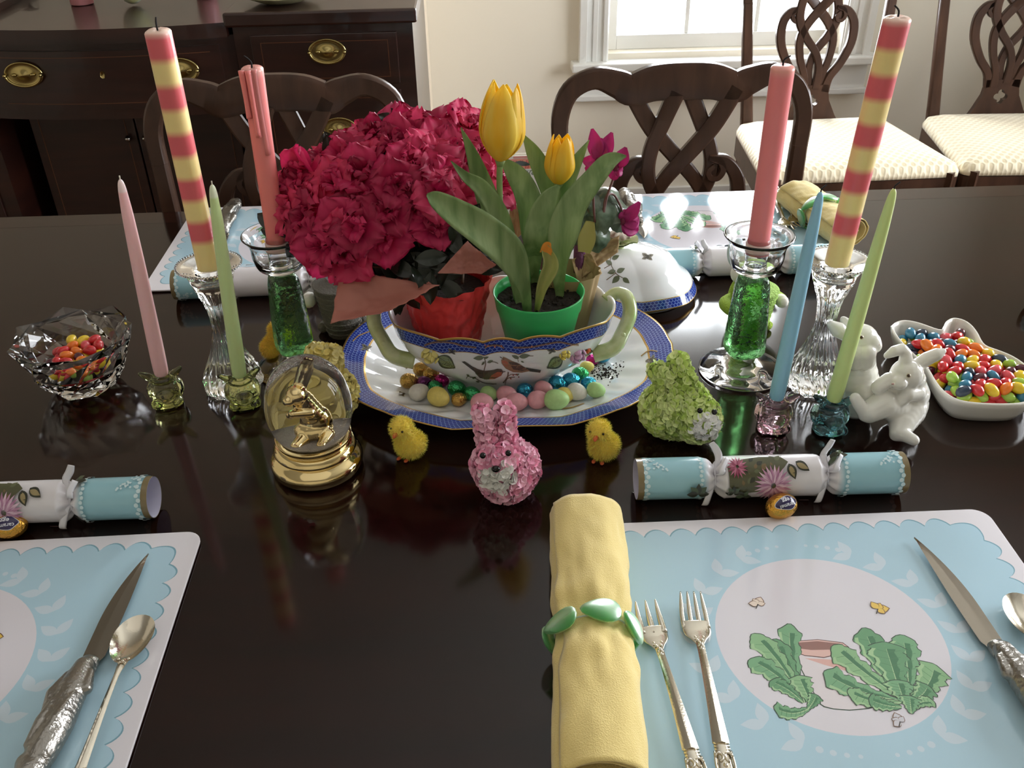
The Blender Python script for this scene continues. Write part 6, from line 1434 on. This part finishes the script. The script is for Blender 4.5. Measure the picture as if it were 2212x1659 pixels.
for i in range(14):
    x, y, Y = BL[i * 2 + 3 if i * 2 + 3 < len(BL) else i]; c = ray(x, y, Y) - AZ; part('twig', tube([(rr.uniform(-.02, .02), rr.uniform(-.02, .02), .095), (c.x * .5, c.y * .5, .10 + c.z * .1), tuple(c * .93)], [.002, .0016, .001], 6, 12), mat('brown_twig', sr(84, 64, 44), .8), az)
# ------------------------------------------------------------------ cyclamen
CY = Vector((.098, .955, TU.z + .034)); cy = thing('potted_cyclamen', 'magenta cyclamen wrapped in brown paper at the back of the tureen, right of the tulips', 'plant', CY)
M_kraft = mat('kraft_paper', sr(172, 146, 108), .75, bump=.4, bscale=60)
part('paper_pot', surf(lambda u, v_: ((.016 + .016 * v_ + .0018 * math.sin(u * 2 * PI * 13)) * math.cos(u * 2 * PI), (.015 + .015 * v_) * math.sin(u * 2 * PI), v_ * .085), 80, 12, True), M_kraft, cy)
flap([ray(1262, 545, .985), ray(1338, 508, 1.0), ray(1335, 545, .99), ray(1258, 600, .965)], 'paper_fold', .006, 4, M_kraft, cy, CY); flap([ray(1235, 560, .975), ray(1275, 545, .98), ray(1300, 590, .97), ray(1252, 635, .955)], 'paper_fold', .005, 5, M_kraft, cy, CY)
flap([ray(1100, 455, 1.05), ray(1130, 430, 1.05), ray(1135, 500, 1.04), ray(1098, 530, 1.04)], 'paper_fold', .006, 7, M_kraft, cy, CY)
M_cleaf = mat('cyclamen_leaf', sr(48, 66, 48), .3, coat=.3, noise_col=sr(120, 138, 120), nscale=70, nfac=.6)
def heart(c, n_, s_, rot):
    def fn(u, v_):
        a = u * 2 * PI; r_ = s_ * v_ * (1 - .35 * math.exp(-((a - PI) / .3) ** 2) + .22 * math.exp(-((a if a < PI else a - 2 * PI) / .4) ** 2)) * (1 + .03 * math.sin(a * 11)); return (r_ * math.cos(a), r_ * math.sin(a), .004 * math.cos(v_ * 3) - .12 * r_)
    v, f = surf(fn, 40, 6, True); q = Matrix.Translation(c - CY) @ frame_of(n_).to_4x4() @ Matrix.Rotation(rot, 4, 'Z'); part('leaf', ([q @ Vector(p) for p in v], f), M_cleaf, cy)
for x, y, Y, s_, n_, rt_ in ((1290, 462, .985, .020, (-.2, -.7, .5), -1.2), (1325, 445, 1.0, .020, (.3, -.5, .7), -.4), (1312, 415, 1.01, .016, (.1, -.3, .9), .6), (1265, 440, .99, .016, (-.4, -.5, .6), 2), (1340, 475, 1.0, .014, (.5, -.6, .4), -1), (1260, 500, .98, .018, (-.3, -.8, .3), -1.6), (1290, 510, .975, .016, (0, -.9, .4), -1.6)): heart(ray(x, y, Y), n_, s_, rt_)
part('yellowed_leaf', blade([ray(1262, 545, .97) - CY, ray(1268, 515, .972) - CY, ray(1275, 478, .975) - CY], [.014, .020, .010], .3, CY, n=16), mat('yellow_leaf', sr(176, 164, 100), .5), cy)
M_cyc = leaf_mat('cyclamen_petal', sr(206, 60, 150), sr(178, 40, 118), 60, .5, .45)
def cyc(px, py, Y, tips, stem):
    c = ray(px, py, Y); fl = part('flower', ell(c - CY, (.004, .004, .005)), mat('dark_magenta', sr(110, 24, 60), .6), cy)
    for (tx, ty, w_) in tips:
        e = ray(tx, ty, Y + .004); mdl = (c + e) / 2 + Vector((0, -.004, .0)); P = [c - CY, mdl - CY, e - CY]; part('petal', blade(P, [.004, w_, .003], .35, CY, n=14, th=.0004), M_cyc, fl)
    part('stem', tube([c - CY] + [ray(x, y, yy) - CY for x, y, yy in stem], [.0014] * (len(stem) + 1), 8, 20), mat('plum_stem', sr(96, 60, 56), .5), cy)
cyc(1292, 348, .99, ((1279, 278, .018), (1322, 286, .018), (1298, 298, .019), (1258, 345, .014), (1264, 366, .012)), ((1290, 370, .99), (1282, 420, .985), (1285, 480, .98)))
cyc(1330, 362, 1.0, ((1352, 318, .018), (1318, 330, .014), (1345, 370, .013), (1316, 382, .016), (1300, 336, .013)), ((1325, 385, 1.0), (1310, 430, .99), (1300, 490, .98)))
cyc(1345, 478, .995, ((1382, 436, .015), (1380, 470, .022), (1378, 500, .020), (1366, 496, .018), (1350, 452, .014)), ((1342, 450, .998), (1325, 420, 1.0), (1308, 430, .99), (1300, 490, .98)))
part('wrapped_stem', tube([ray(1248, 590, .975) - CY, ray(1252, 540, .985) - CY, ray(1256, 500, .99) - CY], [.005, .007, .004], 10, 12), mat('plum_tissue', sr(96, 44, 80), .6, bump=1, bscale=200), cy)
# ------------------------------------------------------------------ cookbook behind the flowers
bk = thing('cookbook', 'upright cookbook with a red picture and grey lettered strip, behind the tulips', 'book', (0, 0, 0))
B0 = ray(1152, 380, 1.40); bk.location = (B0.x, 1.40, TZ + .0003); bw, bh = .088, ray(1150, 341, 1.40).z - TZ
part('cover', box(-bw / 2, bw / 2, 0, .002, 0, bh), mat('book_cover', sr(226, 220, 210), .4), bk, smooth=False); part('pages', box(-bw / 2 + .002, bw / 2 - .003, .002, .018, .002, bh - .003), mat('book_pages', sr(220, 214, 198), .8), bk, smooth=False); part('back_cover', box(-bw / 2, bw / 2, .018, .020, 0, bh), mat('book_cover', sr(226, 220, 210), .4), bk, smooth=False)
pr = Print(lambda x, z, k: (x, -.0002 - .00001 * k, z))
def bz(py): return (ray(1150, py, 1.40).z - TZ)
def bx(px): return ray(px, 380, 1.40).x - B0.x
pr.poly([(bx(1100), bz(369)), (bx(1205), bz(367)), (bx(1205), bz(346)), (bx(1100), bz(347))], sr(214, 128, 104)); pr.poly([(bx(1110), bz(346)), (bx(1140), bz(346)), (bx(1140), bz(341)), (bx(1110), bz(341))], sr(206, 130, 120))
for k in range(22): x = bx(1104 + k * 4.6); pr.line([(x, bz(368)), (x + .002, bz(350))], .0012, sr(190, 70, 70) if k % 3 else sr(226, 160, 110))
pr.poly(leafpoly((bx(1112), bz(354)), (bx(1150), bz(360)), .14, 10), sr(54, 60, 50)); pr.poly([(bx(1100), bz(383)), (bx(1205), bz(381)), (bx(1205), bz(370)), (bx(1100), bz(371))], sr(140, 144, 128))
for s_, x, y, sz in (('W', 1140, 372.5, .009), ('OK', 1156, 378.5, .0105)):
    v, f = text_mesh(s_, sz); pr.b.add(([(p[0] + bx(x), -.0012, p[1] + bz(y)) for p in v], f), 0, sr(222, 222, 216))
pr.b.build('cover_print', M_vc, bk, smooth=False, vc=True); bk.rotation_euler = (math.radians(-6), 0, 0)
